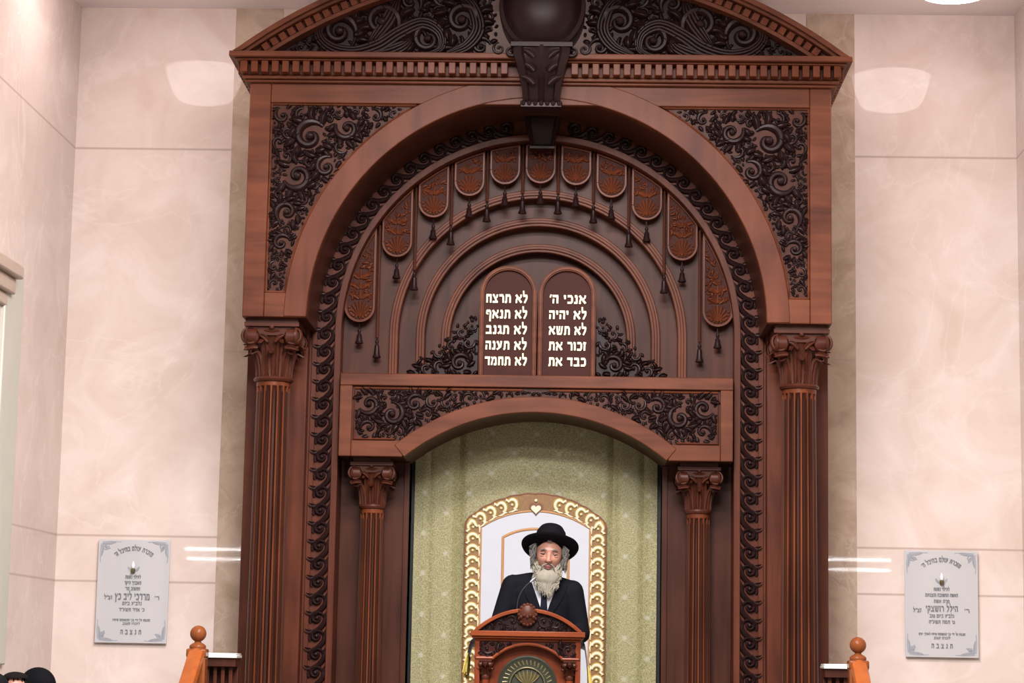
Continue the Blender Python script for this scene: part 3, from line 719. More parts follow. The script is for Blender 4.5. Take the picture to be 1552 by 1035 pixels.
# carved foliage either side of the tablets
def tri_ok(x, z, r):
    t = (x-0.43)/(0.96-0.43)
    return x-r > 0.435 and x+r < 1.0 and z-r > 3.655 and z+r < 3.66+0.45*max(0,(1-t))**1.15+0.035
rnd = random.Random(8)
cs = pack(tri_ok, (0.43,1.0,3.65,4.12), (0.05,0.04,0.03,0.022,0.017), 500, rnd, [(0.56,3.75,0.085),(0.70,3.73,0.06),(0.50,3.90,0.06),(0.62,3.87,0.05),(0.475,4.02,0.04)])
tc_ = MB(); foliage(tc_, cs, -0.64, rnd, h=1.6)
bkp = [(0.43,3.652),(0.43,4.08),(0.50,3.97),(0.58,3.87),(0.66,3.82),(0.78,3.74),(0.93,3.68),(0.96,3.652)]
tc_.prism(bkp, -0.64, -0.60)
o = tc_.build('tablet_carving', M['carve'], ark); o['label'] = 'dark carved foliage beside the tablets'
o = mirrored(tc_).build('tablet_carving', M['carve'], ark); o['label'] = 'dark carved foliage beside the tablets'

# lintel with segmental arch
LZ, LR = 1.899, 1.486
aL = math.asin(0.94/LR)
li = MB()
low = [(LR*sin(aL-2*aL*i/40), LZ+LR*cos(aL-2*aL*i/40)) for i in range(41)]
li.prism([(-1.412,3.05),(-1.412,3.65),(1.412,3.65),(1.412,3.05)]+low, -0.745, -0.13)
lin = li.build('lintel', M['wood_panel'], ark)
lf = MB()
lf.box(-1.412,1.412,-0.775,-0.70,3.562,3.651)
for s in (-1,1):
    x0,x1 = sorted((s*1.322,s*1.4115)); lf.box(x0,x1,-0.7745,-0.70,3.05,3.5615)
    x0,x1 = sorted((s*0.95,s*1.3215)); lf.box(x0,x1,-0.774,-0.70,3.05,3.165)
aU = math.asin(0.985/1.60)
lf.strip([(1.597*sin(aL-2*aL*i/50)*1.0, max(3.05,LZ+1.597*cos(aL-2*aL*i/50))) for i in range(51)], [((LR-0.002)*sin(aL-2*aL*i/50), LZ+(LR-0.002)*cos(aL-2*aL*i/50)) for i in range(51)], -0.781, -0.70)
lf.build('frame_rail', M['wood_h'], lin, bevel=0.006)
for s in (-1,1):
    lm = MB(); lm.relief([(s*0.10,3.545),(s*1.305,3.545),(s*1.305,3.178),(s*1.01,3.178)], 0.010, -0.745, 1.6, 5)
    lm.build('panel_moulding', M['wood_h'], lin)
def lin_ok(x, z, r): return x+r < 1.295 and x-r > 0.0 and z+r < 3.54 and z-r > 3.185 and math.hypot(x, z-LZ)-r > 1.605
rnd = random.Random(21)
cs = pack(lin_ok, (0.0,1.3,3.18,3.55), (0.05,0.04,0.03,0.024,0.018,0.014,0.011), 1500, rnd, [(1.20,3.43,0.09),(1.03,3.36,0.10),(1.20,3.26,0.07),(0.87,3.44,0.08),(1.06,3.24,0.045),(0.74,3.45,0.06)])
lc = MB(); foliage(lc, cs, -0.745, rnd, h=1.15)
o = lc.build('lintel_carving', M['carve'], lin); o['label'] = 'dark carved foliage in the panel over the curtain'
o = mirrored(lc).build('lintel_carving', M['carve'], lin); o['label'] = 'dark carved foliage in the panel over the curtain'

b = MB(); b.box(-1.0, 1.0, -0.022, -0.008, ZP, 3.45); b.build('gap_shade_board', M['black'], ark)  # black board added to put shade into the gaps beside the curtain
# jamb panels and pilasters behind the columns
for s in (-1, 1):
    j = MB(); x0,x1 = sorted((s*0.925,s*1.432)); j.box(x0,x1,-0.34,-0.12,ZP,3.055)
    x0,x1 = sorted((s*0.925,s*0.965)); j.box(x0,x1,-0.36,-0.12,ZP,3.05)
    j.build('jamb_panel', M['wood_panel'], ark, bevel=0.004)
    j = MB(); x0,x1 = sorted((s*1.655,s*2.09)); j.box(x0,x1,-0.75,-0.008,ZP,3.969)
    j.build('pilaster', M['wood_v'], ark, bevel=0.006)

FL = {}
def fluted(mb, cx, cy, z0, z1, r0, r1, nf=16):
    seq = [(0.0,0),(0.24,0),(0.30,0.55),(0.43,0.95),(0.62,1.0),(0.81,0.95),(0.94,0.55)]
    FL[(round(cx,3),round(cy,3))] = (z0,z1,r0,r1)
    lev = []; H = z1-z0
    for i in range(12): lev.append((z0+0.05+(H-0.13)*i/11, 1.0))
    lev = [(z0,0.0),(z0+0.03,0.0)]+lev+[(z1-0.06,0.75),(z1-0.045,0.3),(z1-0.04,0.0),(z1,0.0)]
    rows = []
    for z,dp in lev:
        t = (z-z0)/H; R = r0+(r1-r0)*t; row = []
        for k in range(nf):
            for u,dd in seq:
                a = 2*PI*(k+u-0.08)/nf-PI/2; q = R*(1-0.20*dd*dp); row.append((cx+q*cos(a), cy+q*sin(a), z))
        rows.append(row)
    mb.grid(rows, True)
def darken_flutes(o, cx, cy):
    """groove faces set in from the ridges get a darker material"""
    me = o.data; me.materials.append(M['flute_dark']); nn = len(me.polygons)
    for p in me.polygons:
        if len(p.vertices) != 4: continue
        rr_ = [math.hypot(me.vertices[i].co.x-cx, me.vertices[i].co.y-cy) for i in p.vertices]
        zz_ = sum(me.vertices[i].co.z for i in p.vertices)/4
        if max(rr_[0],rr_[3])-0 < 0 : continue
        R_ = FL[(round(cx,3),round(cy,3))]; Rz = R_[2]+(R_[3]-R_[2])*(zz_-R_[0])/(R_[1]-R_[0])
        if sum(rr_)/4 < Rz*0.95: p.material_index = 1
def capital(cx, cy, z0, z1, rb, wt, rot=False):
    mb = MB(); H = z1-z0
    mb.lathe([(rb*0.9,z0-0.005),(rb*1.13,z0+0.002),(rb*1.2,z0+0.016),(rb*1.13,z0+0.03),(rb*0.98,z0+0.034),(rb*0.98,z0+H*0.3),(rb*1.03,z0+H*0.55),(wt*0.74,z0+H*0.78),(wt*0.86,z0+H*0.86),(wt*0.80,z0+H*0.90)], cx, cy, 28)
    mb.box(cx-wt*0.93,cx+wt*0.93,cy-wt*0.93,cy+wt*0.93,z0+H*0.93,z1)
    mb.box(cx-wt*0.80,cx+wt*0.80,cy-wt*0.80,cy+wt*0.80,z0+H*0.78,z0+H*0.93)
    def lf3(phi, zb_, hh, w, out):
        rows = []
        for i in range(9):
            t = i/8
            if t < 0.8: z = zb_+hh*t/0.8*0.97; q = rb*1.0+out*0.35*(t/0.8)**2
            else:
                c = (t-0.8)/0.2*PI*0.9; z = zb_+hh*0.97+0.16*hh*sin(c)*0.5; q = rb*1.0+out*0.35+out*0.36*(1-cos(c))
            ww = w*(0.75+0.35*sin(PI*min(1,t*1.15)))*(1.0 if i % 2 else 0.82)
            if i == 8: ww *= 0.4; z -= 0.1*hh
            row = []
            for k,g in ((-1,-0.01),(-0.55,0.010),(-0.12,0.004),(0,0.014),(0.12,0.004),(0.55,0.010),(1,-0.01)):
                a = phi+k*ww/q; qq = q+g; row.append((cx+qq*cos(a), cy+qq*sin(a), z))
            rows.append(row)
        mb.grid(rows)
    for i in range(8): lf3(2*PI*i/8-PI/2, z0+0.03, H*0.42, rb*0.34, wt*0.42)
    for i in range(8): lf3(2*PI*(i+0.5)/8-PI/2, z0+0.03, H*0.62, rb*0.30, wt*0.46)
    for face in range(4):
        a = face*PI/2
        def TF(x,y,z,a=a): return (cx+x*cos(a)-y*sin(a), cy+x*sin(a)+y*cos(a), z)
        mb.T = TF
        for s in (-1,1):
            vr = wt*0.33
            spiral(mb, s*wt*0.70, z0+H*0.76, vr, PI/2, 1.6, -s, vr*0.25, -wt*0.80, 1.5)
            mb.T = None
            vs = MB(); disc(vs, [(vr*0.85,-wt*0.80),(vr*0.85,-wt*0.5)], s*wt*0.70, z0+H*0.76, 16)
            mb.add([TF(*p) for p in vs.v], vs.f); mb.T = TF
            leaf(mb, s*wt*0.45, z0+H*0.56, PI/2-s*1.3, wt*0.5, wt*0.10, -s*0.8, -wt*0.83, 0.02)
            leaf(mb, s*wt*0.12, z0+H*0.66, PI/2-s*0.35, wt*0.42, wt*0.10, -s*1.0, -wt*0.80, 0.02)
        mb.ball((0,-wt*0.84,z0+H*0.92), wt*0.10, 10, 7)
        mb.T = None
    return mb
for s in (-1, 1):
    cx, cy = s*1.853, -1.06
    cm = MB(); fluted(cm, cx, cy, 0.98, 3.545, 0.136, 0.119)
    col = cm.build('column', M['flute'], ark, sharp=25); darken_flutes(col, cx, cy); col['label'] = 'large fluted column carrying the arched facade'
    o = capital(cx, cy, 3.535, 3.94, 0.118, 0.207).build('capital', M['carve_red'], col); o['label'] = 'carved leafy capital with volutes'
    ab = MB(); ab.box(cx-0.185,cx+0.185,cy-0.185,cy+0.185,3.935,3.969); ab.build('abacus', M['wood_panel'], col)
    ba = MB(); ba.box(cx-0.19,cx+0.19,cy-0.19,cy+0.19,ZP,0.86); ba.lathe([(0.18,0.86),(0.185,0.89),(0.16,0.92),(0.15,0.94),(0.165,0.96),(0.15,0.985),(0.13,0.99)], cx, cy, 28); ba.build('column_base', M['wood_v'], col)
    cx, cy = s*1.180, -0.505
    cm = MB(); fluted(cm, cx, cy, 0.92, 2.70, 0.096, 0.084, 14)
    col = cm.build('column', M['flute'], ark, sharp=25); darken_flutes(col, cx, cy); col['label'] = 'small fluted column beside the curtain'
    o = capital(cx, cy, 2.69, 3.02, 0.083, 0.165).build('capital', M['carve_red'], col); o['label'] = 'carved leafy capital with volutes'
    ab = MB(); ab.box(cx-0.135,cx+0.135,cy-0.135,cy+0.135,3.015,3.051); ab.build('abacus', M['wood_panel'], col)
    ba = MB(); ba.box(cx-0.14,cx+0.14,cy-0.14,cy+0.14,ZP,0.82); ba.lathe([(0.13,0.82),(0.135,0.85),(0.11,0.88),(0.12,0.90),(0.10,0.925)], cx, cy, 24); ba.build('column_base', M['wood_v'], col)

# ------------------------------------------------------------------ curtain
cur = empty('ark_curtain', 'gold brocade curtain with a white arched panel hanging inside the ark', 'curtain', (0,-0.075,ZP+0.02))
def pleat(x): return -0.078+0.010*sin(x*9.5+0.6)*(0.5+0.5*cos(x*3.1))+0.003*sin(x*41)*(0.5+0.5*sin(x*7+1))+0.034*math.exp(-((x+0.575)/0.030)**2)+0.034*math.exp(-((x-0.575)/0.030)**2)+0.02*math.exp(-((x-0.80)/0.022)**2)+0.015*math.exp(-((x+0.79)/0.022)**2)
cl = MB()
def cloth(mb, x0, x1, z0, z1, nx=110):
    for side in (0, 1):
        rows = []
        for j in range(30):
            z = z0+(z1-z0)*j/29
            rows.append([(x0+(x1-x0)*i/nx, pleat(x0+(x1-x0)*i/nx)+side*0.006, z) for i in range(nx+1)])
        mb.grid(rows)
cloth(cl, -0.905, 0.90, ZP+0.03, 3.42)
keep(cl.build('curtain_cloth', M['brocade']), cur)
# border outline (outer / inner), following a segmental top
def top_arc(hw, zc_, zap, n=30):
    sg = zap-zc_; R = (hw*hw+sg*sg)/(2*sg); a = math.asin(hw/R)
    return [(R*sin(-a+2*a*i/n), zap-R+R*cos(-a+2*a*i/n)) for i in range(n+1)]
def frame_path(hw, zc_, zap, zb_, n=30): return [(-hw,zb_+(zc_-zb_)*i/60) for i in range(60)]+top_arc(hw,zc_,zap,n)+[(hw,zc_-(zc_-zb_)*i/60) for i in range(1,61)]
ZB = 0.85
po, pi_ = frame_path(0.517,2.635,2.848,ZB), frame_path(0.405,2.597,2.722,ZB)
po2 = []
for i,(x,z) in enumerate(po):
    k = 0.007*abs(sin(i*1.05)); cx0, cz0 = (0, 2.0)
    po2.append((x+(k if x > 0 else -k), z+(k if 60 <= i <= 90 else 0)))
bo = MB(); bo.strip(po2, pi_, -0.112, -0.106)
bord = keep(bo.build('scroll_border', M['emb_base']), cur); bord['label'] = 'brown and gold scrolled border'
oe = MB(); oe.relief(po2, 0.006, -0.111, 0.8, 5); keep(oe.build('border_edging', M['emb_brown']), cur)
pw = MB(); pw.prism([(x*1.005,z) for x,z in pi_], -0.110, -0.105)
wp = keep(pw.build('white_panel', M['satin']), cur); wp['label'] = 'white satin panel'
# motif centre-line
mid = [((a[0]+b_[0])/2,(a[1]+b_[1])/2) for a,b_ in zip(po,pi_)]
acc = [0]
for a,b_ in zip(mid,mid[1:]): acc.append(acc[-1]+math.hypot(b_[0]-a[0],b_[1]-a[1]))
def at(s_):
    s_ = max(0,min(acc[-1]-1e-6,s_))
    for i in range(len(acc)-1):
        if acc[i+1] >= s_:
            t = (s_-acc[i])/(acc[i+1]-acc[i]+1e-9); a,b_ = mid[i],mid[i+1]; l = math.hypot(b_[0]-a[0],b_[1]-a[1])
            return (a[0]+(b_[0]-a[0])*t, a[1]+(b_[1]-a[1])*t, (b_[0]-a[0])/l, (b_[1]-a[1])/l)
half_len = acc[-1]/2
npm = int((half_len-0.07)/0.086)
for side in (1,-1):
    sm = MB(); sc2 = MB()
    for i in range(npm):
        s_ = 0.03+i*0.086
        q = MB()
        def TM(x,y,z,s_=s_):
            px,pz,tx,tz = at(s_+x); X,Z = px-tz*z, pz+tx*z
            return (side*X if side > 0 else -X, y, Z)
        for dst, off, w in ((sm,0,1.35),(sc2,0.004,0.8)):
            dst.T = TM
            # S scroll: big C with a tail to the outer side
            pts = [(-0.040+0.004*k, 0.046-0.0005*k*k) for k in range(5)]
            c_ = [(0.0+0.030*cos(a), 0.004+0.036*sin(a)) for a in [PI*0.75-PI*1.25*k/14 for k in range(15)]]
            tail = [(-0.045,0.036),(-0.038,0.050)]
            dst.relief(tail+c_, [0.004*w]+[0.0115*w*(0.5+0.5*sin(PI*(k+1)/18)) +0.003*w for k in range(16)], -0.112-off*2, 0.7, 5)
            dst.relief([(-0.045,-0.045),(-0.015,-0.048),(0.015,-0.040),(0.030,-0.046)], [0.003*w,0.008*w,0.008*w,0.003*w], -0.112-off*2, 0.7, 5)
            dst.ball((-0.004,-0.114-off*2,0.002), 0.010*w, 8, 5, sy=0.5)
            dst.T = None
    keep(sm.build('gold_scroll', M['emb_gold']), cur); keep(sc2.build('cream_scroll', M['emb_cream']), cur)
ht = MB()
hp = [(0.001+0.0023*16*sin(t)**3, 2.742+0.0023*(13*cos(t)-5*cos(2*t)-2*cos(3*t)-cos(4*t))) for t in [2*PI*i/40 for i in range(40)]]
ht.prism([(x*1.45,2.742+(z-2.742)*1.45) for x,z in hp], -0.120, -0.108); ht.build('tmp', M['emb_brown']); bpy.data.objects.remove(bpy.data.objects['tmp'])
keep(ht.build('heart_backing', M['emb_brown']), cur)
h2 = MB(); h2.prism([(x,z-0.006) for x,z in hp], -0.128, -0.118); h2.ball((-0.0,-0.122,2.80),0.012,8,6,sy=0.5); keep(h2.build('heart', M['emb_cream']), cur)
tn = MB(); ip = frame_path(0.405,2.597,2.722,ZB); tn.relief(ip, 0.008, -0.111, 0.8, 5)
keep(tn.build('border_piping', M['tan_cord']), cur)
ia = MB(); ia.relief([(x+0.003,z) for x,z in frame_path(0.243,2.525,2.590,1.0)], 0.0105, -0.110, 0.7, 5)
o = keep(ia.build('arch_braid', M['tan_cord']), cur); o['label'] = 'thin gold arch stitched on the white panel'
eb = MB()
for i in range(6): eb.relief([(-0.16+0.02*i,2.18),(-0.152+0.02*i,2.215+0.012*(i % 2)),(-0.149+0.02*i,2.235)], [0.005,0.004,0.003], -0.110, 0.6, 5)
keep(eb.build('gold_embroidery', M['emb_gold']), cur)

# ------------------------------------------------------------------ lectern
LX, LY = 0.006, -2.5
lec = empty('lectern', 'carved cherry wood lectern with arched crest in front of the speaker', 'lectern', (LX,LY,ZP))
def lp(mb, name, mat, bevel=0.0, parent=None):
    o = mb.build(name, mat, None, bevel)
    if parent is None: keep(o, lec)
    else:
        o.parent = parent
    return o
bx = MB()
for s in (-1,1):
    x0,x1 = sorted((LX+s*0.30,LX+s*0.333)); bx.box(x0,x1,LY,LY+0.42,ZP,1.755)
bx.box(LX-0.30,LX+0.30,LY+0.40,LY+0.42,ZP,1.30)
bx.box(LX-0.345,LX+0.345,LY-0.01,LY+0.43,ZP,0.80)
body = lp(bx, 'lectern_body', M['lect_v'], 0.004)
rc = MB(); rc.box(LX-0.30,LX+0.30,LY+0.07,LY+0.09,ZP+0.1,1.755); lp(rc, 'back_panel', M['lect_v'])
fz = MB()
ah = 0.212; az = 1.622; sg = 0.088; aR = (ah*ah+sg*sg)/(2*sg); aA = math.asin(ah/aR); acz = az+sg-aR
fz.prism([(LX-0.333,az),(LX-0.333,1.757),(LX+0.333,1.757),(LX+0.333,az)]+[(LX+aR*sin(aA-2*aA*i/24), acz+aR*cos(aA-2*aA*i/24)) for i in range(25)], LY+0.004, LY+0.075)
frz = lp(fz, 'frieze', M['field'], 0.003)
fm = MB()
path = [(LX-0.325,az+0.010),(LX-0.325,1.748),(LX+0.325,1.748),(LX+0.325,az+0.010),(LX+ah,az+0.010)]+[(LX+(aR+0.012)*sin(aA-2*aA*i/24), acz+(aR+0.012)*cos(aA-2*aA*i/24)) for i in range(25)]+[(LX-ah,az+0.010),(LX-0.325,az+0.010)]
fm.relief(path, 0.011, LY+0.006, 1.3, 5); keep(fm.build('frieze_moulding', M['lect']), lec)
def fr_ok(x,z,r): return abs(x)+r < 0.312 and z+r < 1.738 and z-r > az+0.022 and math.hypot(x,z-acz)-r > aR+0.022
rnd = random.Random(2)
cs = pack(fr_ok, (-0.31,0.31,1.62,1.74), (0.036,0.028,0.02,0.014,0.009), 500, rnd, [(-0.255,1.69,0.042),(0.255,1.69,0.042)])
fc = MB(); foliage(fc, cs, LY+0.004, rnd, h=1.0); fc.v = [(x+LX,y,z) for x,y,z in fc.v]
keep(fc.build('frieze_carving', M['carve']), lec)
cn = MB(); cn.box(LX-0.352,LX+0.352,LY-0.03,LY+0.06,1.755,1.768); cn.box(LX-0.360,LX+0.360,LY-0.045,LY+0.06,1.768,1.802)
keep(cn.build('lectern_cornice', M['lect'], None, 0.005), lec)
cp = MB(); ch = 0.345; cs_ = 0.145; cR = (ch*ch+cs_*cs_)/(2*cs_); cA = math.asin(ch/cR); ccz = 1.80+cs_-cR
def carc(R, a_=cA): return [(LX+R*sin(-a_+2*a_*i/36), max(1.80,ccz+R*cos(-a_+2*a_*i/36))) for i in range(37)]
cp.strip(carc(cR), carc(cR-0.024), LY-0.035, LY+0.05)
crest = keep(cp.build('crest_rail', M['lect'], None, 0.004), lec)
ct = MB(); ct.prism(carc(cR-0.015), LY-0.005, LY+0.045)
def cr_ok(x,z,r): return z-r > 1.806 and math.hypot(x,z-ccz)+r < cR-0.027 and abs(x)-r > 0.055
cs = pack(cr_ok, (-0.34,0.34,1.80,1.95), (0.034,0.026,0.02,0.014,0.009), 500, random.Random(4), [(-0.10,1.865,0.045),(0.10,1.865,0.045),(-0.18,1.85,0.034),(0.18,1.85,0.034)])
cc = MB(); foliage(cc, cs, LY-0.005, random.Random(6), h=1.0); ct.add([(x+LX,y,z) for x,y,z in cc.v], cc.f)
keep(ct.build('crest_carving', M['carve']), lec)
ro = MB(); ro.ball((LX-0.004,LY-0.02,1.905), 0.06, 18, 12, sy=0.55, sz=1.2)
for i in range(16):
    a = 2*PI*i/16; ro.ball((LX-0.004+0.052*cos(a), LY-0.03, 1.905+0.062*sin(a)), 0.013, 7, 5)
for i in range(5): ro.ball((LX-0.004+0.02*(i-2), LY-0.052, 1.89+0.01*(i % 2)), 0.012, 7, 5)
o = keep(ro.build('rosette', M['carve_red']), lec); o['label'] = 'carved round boss on the crest'
dk = MB(); dk.add([(LX-0.325,LY+0.05,1.765),(LX+0.325,LY+0.05,1.765),(LX+0.325,LY+0.43,1.70),(LX-0.325,LY+0.43,1.70),(LX-0.325,LY+0.05,1.745),(LX+0.325,LY+0.05,1.745),(LX+0.325,LY+0.43,1.68),(LX-0.325,LY+0.43,1.68)],[(0,1,2,3),(4,7,6,5),(0,4,5,1),(1,5,6,2),(2,6,7,3),(3,7,4,0)])
keep(dk.build('desk_top', M['lect']), lec)
for s in (-1,1):
    x = LX+s*0.265
    q = MB(); fluted(q, x, LY+0.035, 0.84, 1.51, 0.027, 0.024, 10); pc = keep(q.build('colonnette', M['lect_v']), lec)
    q = capital(x, LY+0.035, 1.50, 1.622, 0.024, 0.044); keep(q.build('colonnette_capital', M['carve_red']), lec)
    q = MB(); q.box(x-0.04,x+0.04,LY-0.005,LY+0.075,0.80,0.84); keep(q.build('colonnette_base', M['lect_v']), lec)
sl = MB(); disc(sl, [(0.188,LY+0.072),(0.188,LY+0.035),(0.178,LY+0.028),(0.165,LY+0.035),(0.120,LY+0.035),(0.115,LY+0.028),(0.105,LY+0.030),(0.10,LY+0.04),(0.01,LY+0.035)], LX, 1.465, 48)
seal = keep(sl.build('seal', M['bronze']), lec); seal['label'] = 'round dark bronze seal set in the lectern front'
rl = MB()
for i in range(36):
    a = 2*PI*i/36; rl.relief([(LX+0.128*cos(a),1.465+0.128*sin(a)),(LX+0.158*cos(a+0.05),1.465+0.158*sin(a+0.05))], [0.004,0.006], LY+0.035, 1.0, 5)
rl.relief([(LX+0.112*cos(2*PI*i/40),1.465+0.112*sin(2*PI*i/40)) for i in range(41)], 0.004, LY+0.03, 1.0, 5)
for i in range(7):
    a = PI*(0.18+0.64*i/6); leaf(rl, LX+0.02*cos(a), 1.465+0.015, a, 0.085, 0.012, 0.3*(3-i)/3, LY+0.037, 0.012)
for i in range(5):
    a = -PI*(0.2+0.6*i/4); leaf(rl, LX, 1.46, a, 0.075, 0.012, 0.2, LY+0.037, 0.012)
o = keep(rl.build('seal_relief', M['brass']), lec); o['label'] = 'gold relief rays and leaves'

# cloth hanging over the desk, with gold fringe
lcl = empty('lectern_cloth', 'white cloth with gold fringe hanging over both sides of the lectern desk', 'cloth', (LX,LY+0.25,1.72))
cb = MB(); rows = []
prof = [(-0.382,1.655),(-0.372,1.70),(-0.362,1.735),(-0.345,1.757),(-0.30,1.763),(0,1.763),(0.30,1.763),(0.345,1.757),(0.362,1.725),(0.372,1.66),(0.380,1.585)]
for th in (0,0.004):
    rows = []
    for yy in (0.09,0.16,0.24,0.32,0.41):
        rows.append([(LX+x*(1-0.5*th)+0.004*sin(yy*60)*(abs(x) > 0.35), LY+yy, z-th-(yy-0.05)*0.171*(0.6 if abs(x) > 0.35 else 1)+0.008) for x,z in prof])
    cb.grid(rows)
keep(cb.build('cloth_cover', M['satin']), lcl)
fg = MB(); rr = random.Random(1)
for s in (-1,1):
    z0 = 1.655 if s < 0 else 1.585
    for i in range(46):
        yy = 0.09+0.32*i/45; zt = z0+0.012-(yy-0.05)*0.1
        x = LX+s*0.381; L_ = 0.13*rr.uniform(0.9,1.08); dx = s*rr.uniform(0.01,0.045)
        fg.tube([(x,LY+yy,zt),(x+dx*0.4,LY+yy+rr.uniform(-.004,.004),zt-L_*0.5),(x+dx*0.7,LY+yy+rr.uniform(-.008,.008),zt-L_)], [0.005,0.006,0.004], 5)
o = keep(fg.build('fringe', M['fringe']), lcl); o['label'] = 'gold tasselled fringe'; o['kind'] = 'stuff'

# microphone
mic = empty('gooseneck_microphone', 'thin black gooseneck microphone rising from the lectern toward the speaker', 'microphone', (LX-0.09,LY+0.2,1.735))
mb_ = MB(); mb_.lathe([(0.03,1.7465),(0.032,1.752),(0.012,1.760),(0.010,1.775)], LX-0.05, LY+0.2, 16); keep(mb_.build('microphone_base', M['black']), mic)
pts = []
P0, P1, P2, P3 = Vector((LX-0.05,LY+0.2,1.765)), Vector((LX-0.115,LY+0.22,2.02)), Vector((LX-0.05,LY+0.23,2.07)), Vector((LX+0.01,LY+0.26,2.125))
for i in range(17):
    t = i/16; q = 1-t; pts.append(P0*q**3+P1*(3*q*q*t)+P2*(3*q*t*t)+P3*t**3)
g_ = MB(); g_.tube(pts, 0.0036, 8); keep(g_.build('gooseneck', M['black']), mic)
d_ = (P3-P2).normalized(); h_ = MB(); h_.tube([P3-d_*0.01, P3+d_*0.005, P3+d_*0.035, P3+d_*0.045], [0.005,0.009,0.0095,0.005], 10); keep(h_.build('microphone_capsule', M['grey_metal']), mic)

# ------------------------------------------------------------------ people
def remeshed(mb, name, mat, voxel, smooth=4):
    me = mb.mesh(name, mat); ob = bpy.data.objects.new('tmp_'+name, me); COL.objects.link(ob)
    r = ob.modifiers.new('r','REMESH'); r.mode = 'VOXEL'; r.voxel_size = voxel; r.use_smooth_shade = True
    if smooth:
        s = ob.modifiers.new('s','SMOOTH'); s.factor = 0.5; s.iterations = smooth
    dg = bpy.context.evaluated_depsgraph_get()
    out = bpy.data.meshes.new_from_object(ob.evaluated_get(dg)); out.name = name
    bpy.data.objects.remove(ob); bpy.data.meshes.remove(me)
    if not out.materials: out.materials.append(mat)
    o = bpy.data.objects.new(name, out); COL.objects.link(o); return o
def head_piece(mb, Tm):
    """closed head: skull with sockets, brow, cheeks, nose, chin, ears; unit metres, centre at eye height, facing -y"""
    vs = []; fs = []; nu, nv = 48, 32
    for j in range(nv+1):
        th = PI*j/nv
        for i in range(nu):
            ph = 2*PI*i/nu; dx, dy, dz = sin(th)*cos(ph), sin(th)*sin(ph), cos(th)
            rx, ry, rz = 0.076, 0.098, 0.122
            x, y, z = dx*rx, dy*ry, dz*rz
            if z < 0: x *= 1-0.28*(-z/rz)**1.4; y = y*(1-0.22*(-z/rz)) - 0.012*(-z/rz)
            if dy < 0:
                for sx in (-1,1):
                    g = math.exp(-((x-sx*0.032)**2/0.017**2+(z-0.0)**2/0.014**2)); y += 0.017*g
                    g = math.exp(-((x-sx*0.045)**2/0.02**2+(z+0.035)**2/0.018**2)); y -= 0.006*g
                y -= 0.007*math.exp(-((abs(x)-0.03)**2/0.03**2+(z-0.024)**2/0.009**2))
                y -= 0.006*math.exp(-(x**2/0.03**2+(z+0.105)**2/0.02**2))
            vs.append((x,y,z))
    for j in range(nv):
        for i in range(nu): fs.append((j*nu+i, j*nu+(i+1)%nu, (j+1)*nu+(i+1)%nu, (j+1)*nu+i))
    q = MB(); q.add(vs, fs)
    q.tube([(0,-0.080,0.016),(0,-0.096,-0.004),(0,-0.110,-0.024),(0,-0.113,-0.035),(0,-0.098,-0.046)], [0.008,0.0105,0.0135,0.0155,0.010], 10)
    for s in (-1,1):
        q.ball((s*0.0125,-0.099,-0.037), 0.0095, 10, 7)
        q.ball((s*0.079,0.008,-0.012), 0.03, 10, 8, sx=0.32, sy=0.62, sz=1.05)
    q.ball((0,-0.088,-0.066), 0.016, 12, 8, sx=1.6, sy=0.7, sz=0.7)
    q.ball((0,-0.074,-0.100), 0.026, 12, 8, sy=0.8)
    mb.add([tuple(Tm @ Vector(p)) for p in q.v], q.f)
def hand_piece(mb, wrist, direction, palm_n, side):
    d = Vector(direction).normalized(); n_ = Vector(palm_n).normalized(); u = d.cross(n_).normalized()*side; w = Vector(wrist)
    mb.limb(w, w+d*0.05, 0.024, 0.028)
    for k in range(3): mb.limb(w+d*0.03+u*(0.020*(k-1)), w+d*0.088+u*(0.022*(k-1)), 0.017, 0.014, 10)
    for k, L in enumerate((0.070,0.078,0.072,0.056)):
        o0 = w+d*0.085+u*(0.0225*(k-1.5)); a = o0+d*(L*0.5)+n_*0.004+u*(0.003*(k-1.5)); b_ = a+d*(L*0.32)-n_*0.012; c_ = b_+d*(L*0.2)-n_*0.014
        mb.limb(o0,a,0.0098,0.0090,8); mb.limb(a,b_,0.0090,0.0083,8); mb.limb(b_,c_,0.0083,0.0072,8)
    t0 = w+d*0.03-u*0.028; t1 = t0+d*0.035-u*0.026; t2 = t1+d*0.03-u*0.006
    mb.limb(t0,t1,0.013,0.0105,8); mb.limb(t1,t2,0.0105,0.0085,8)

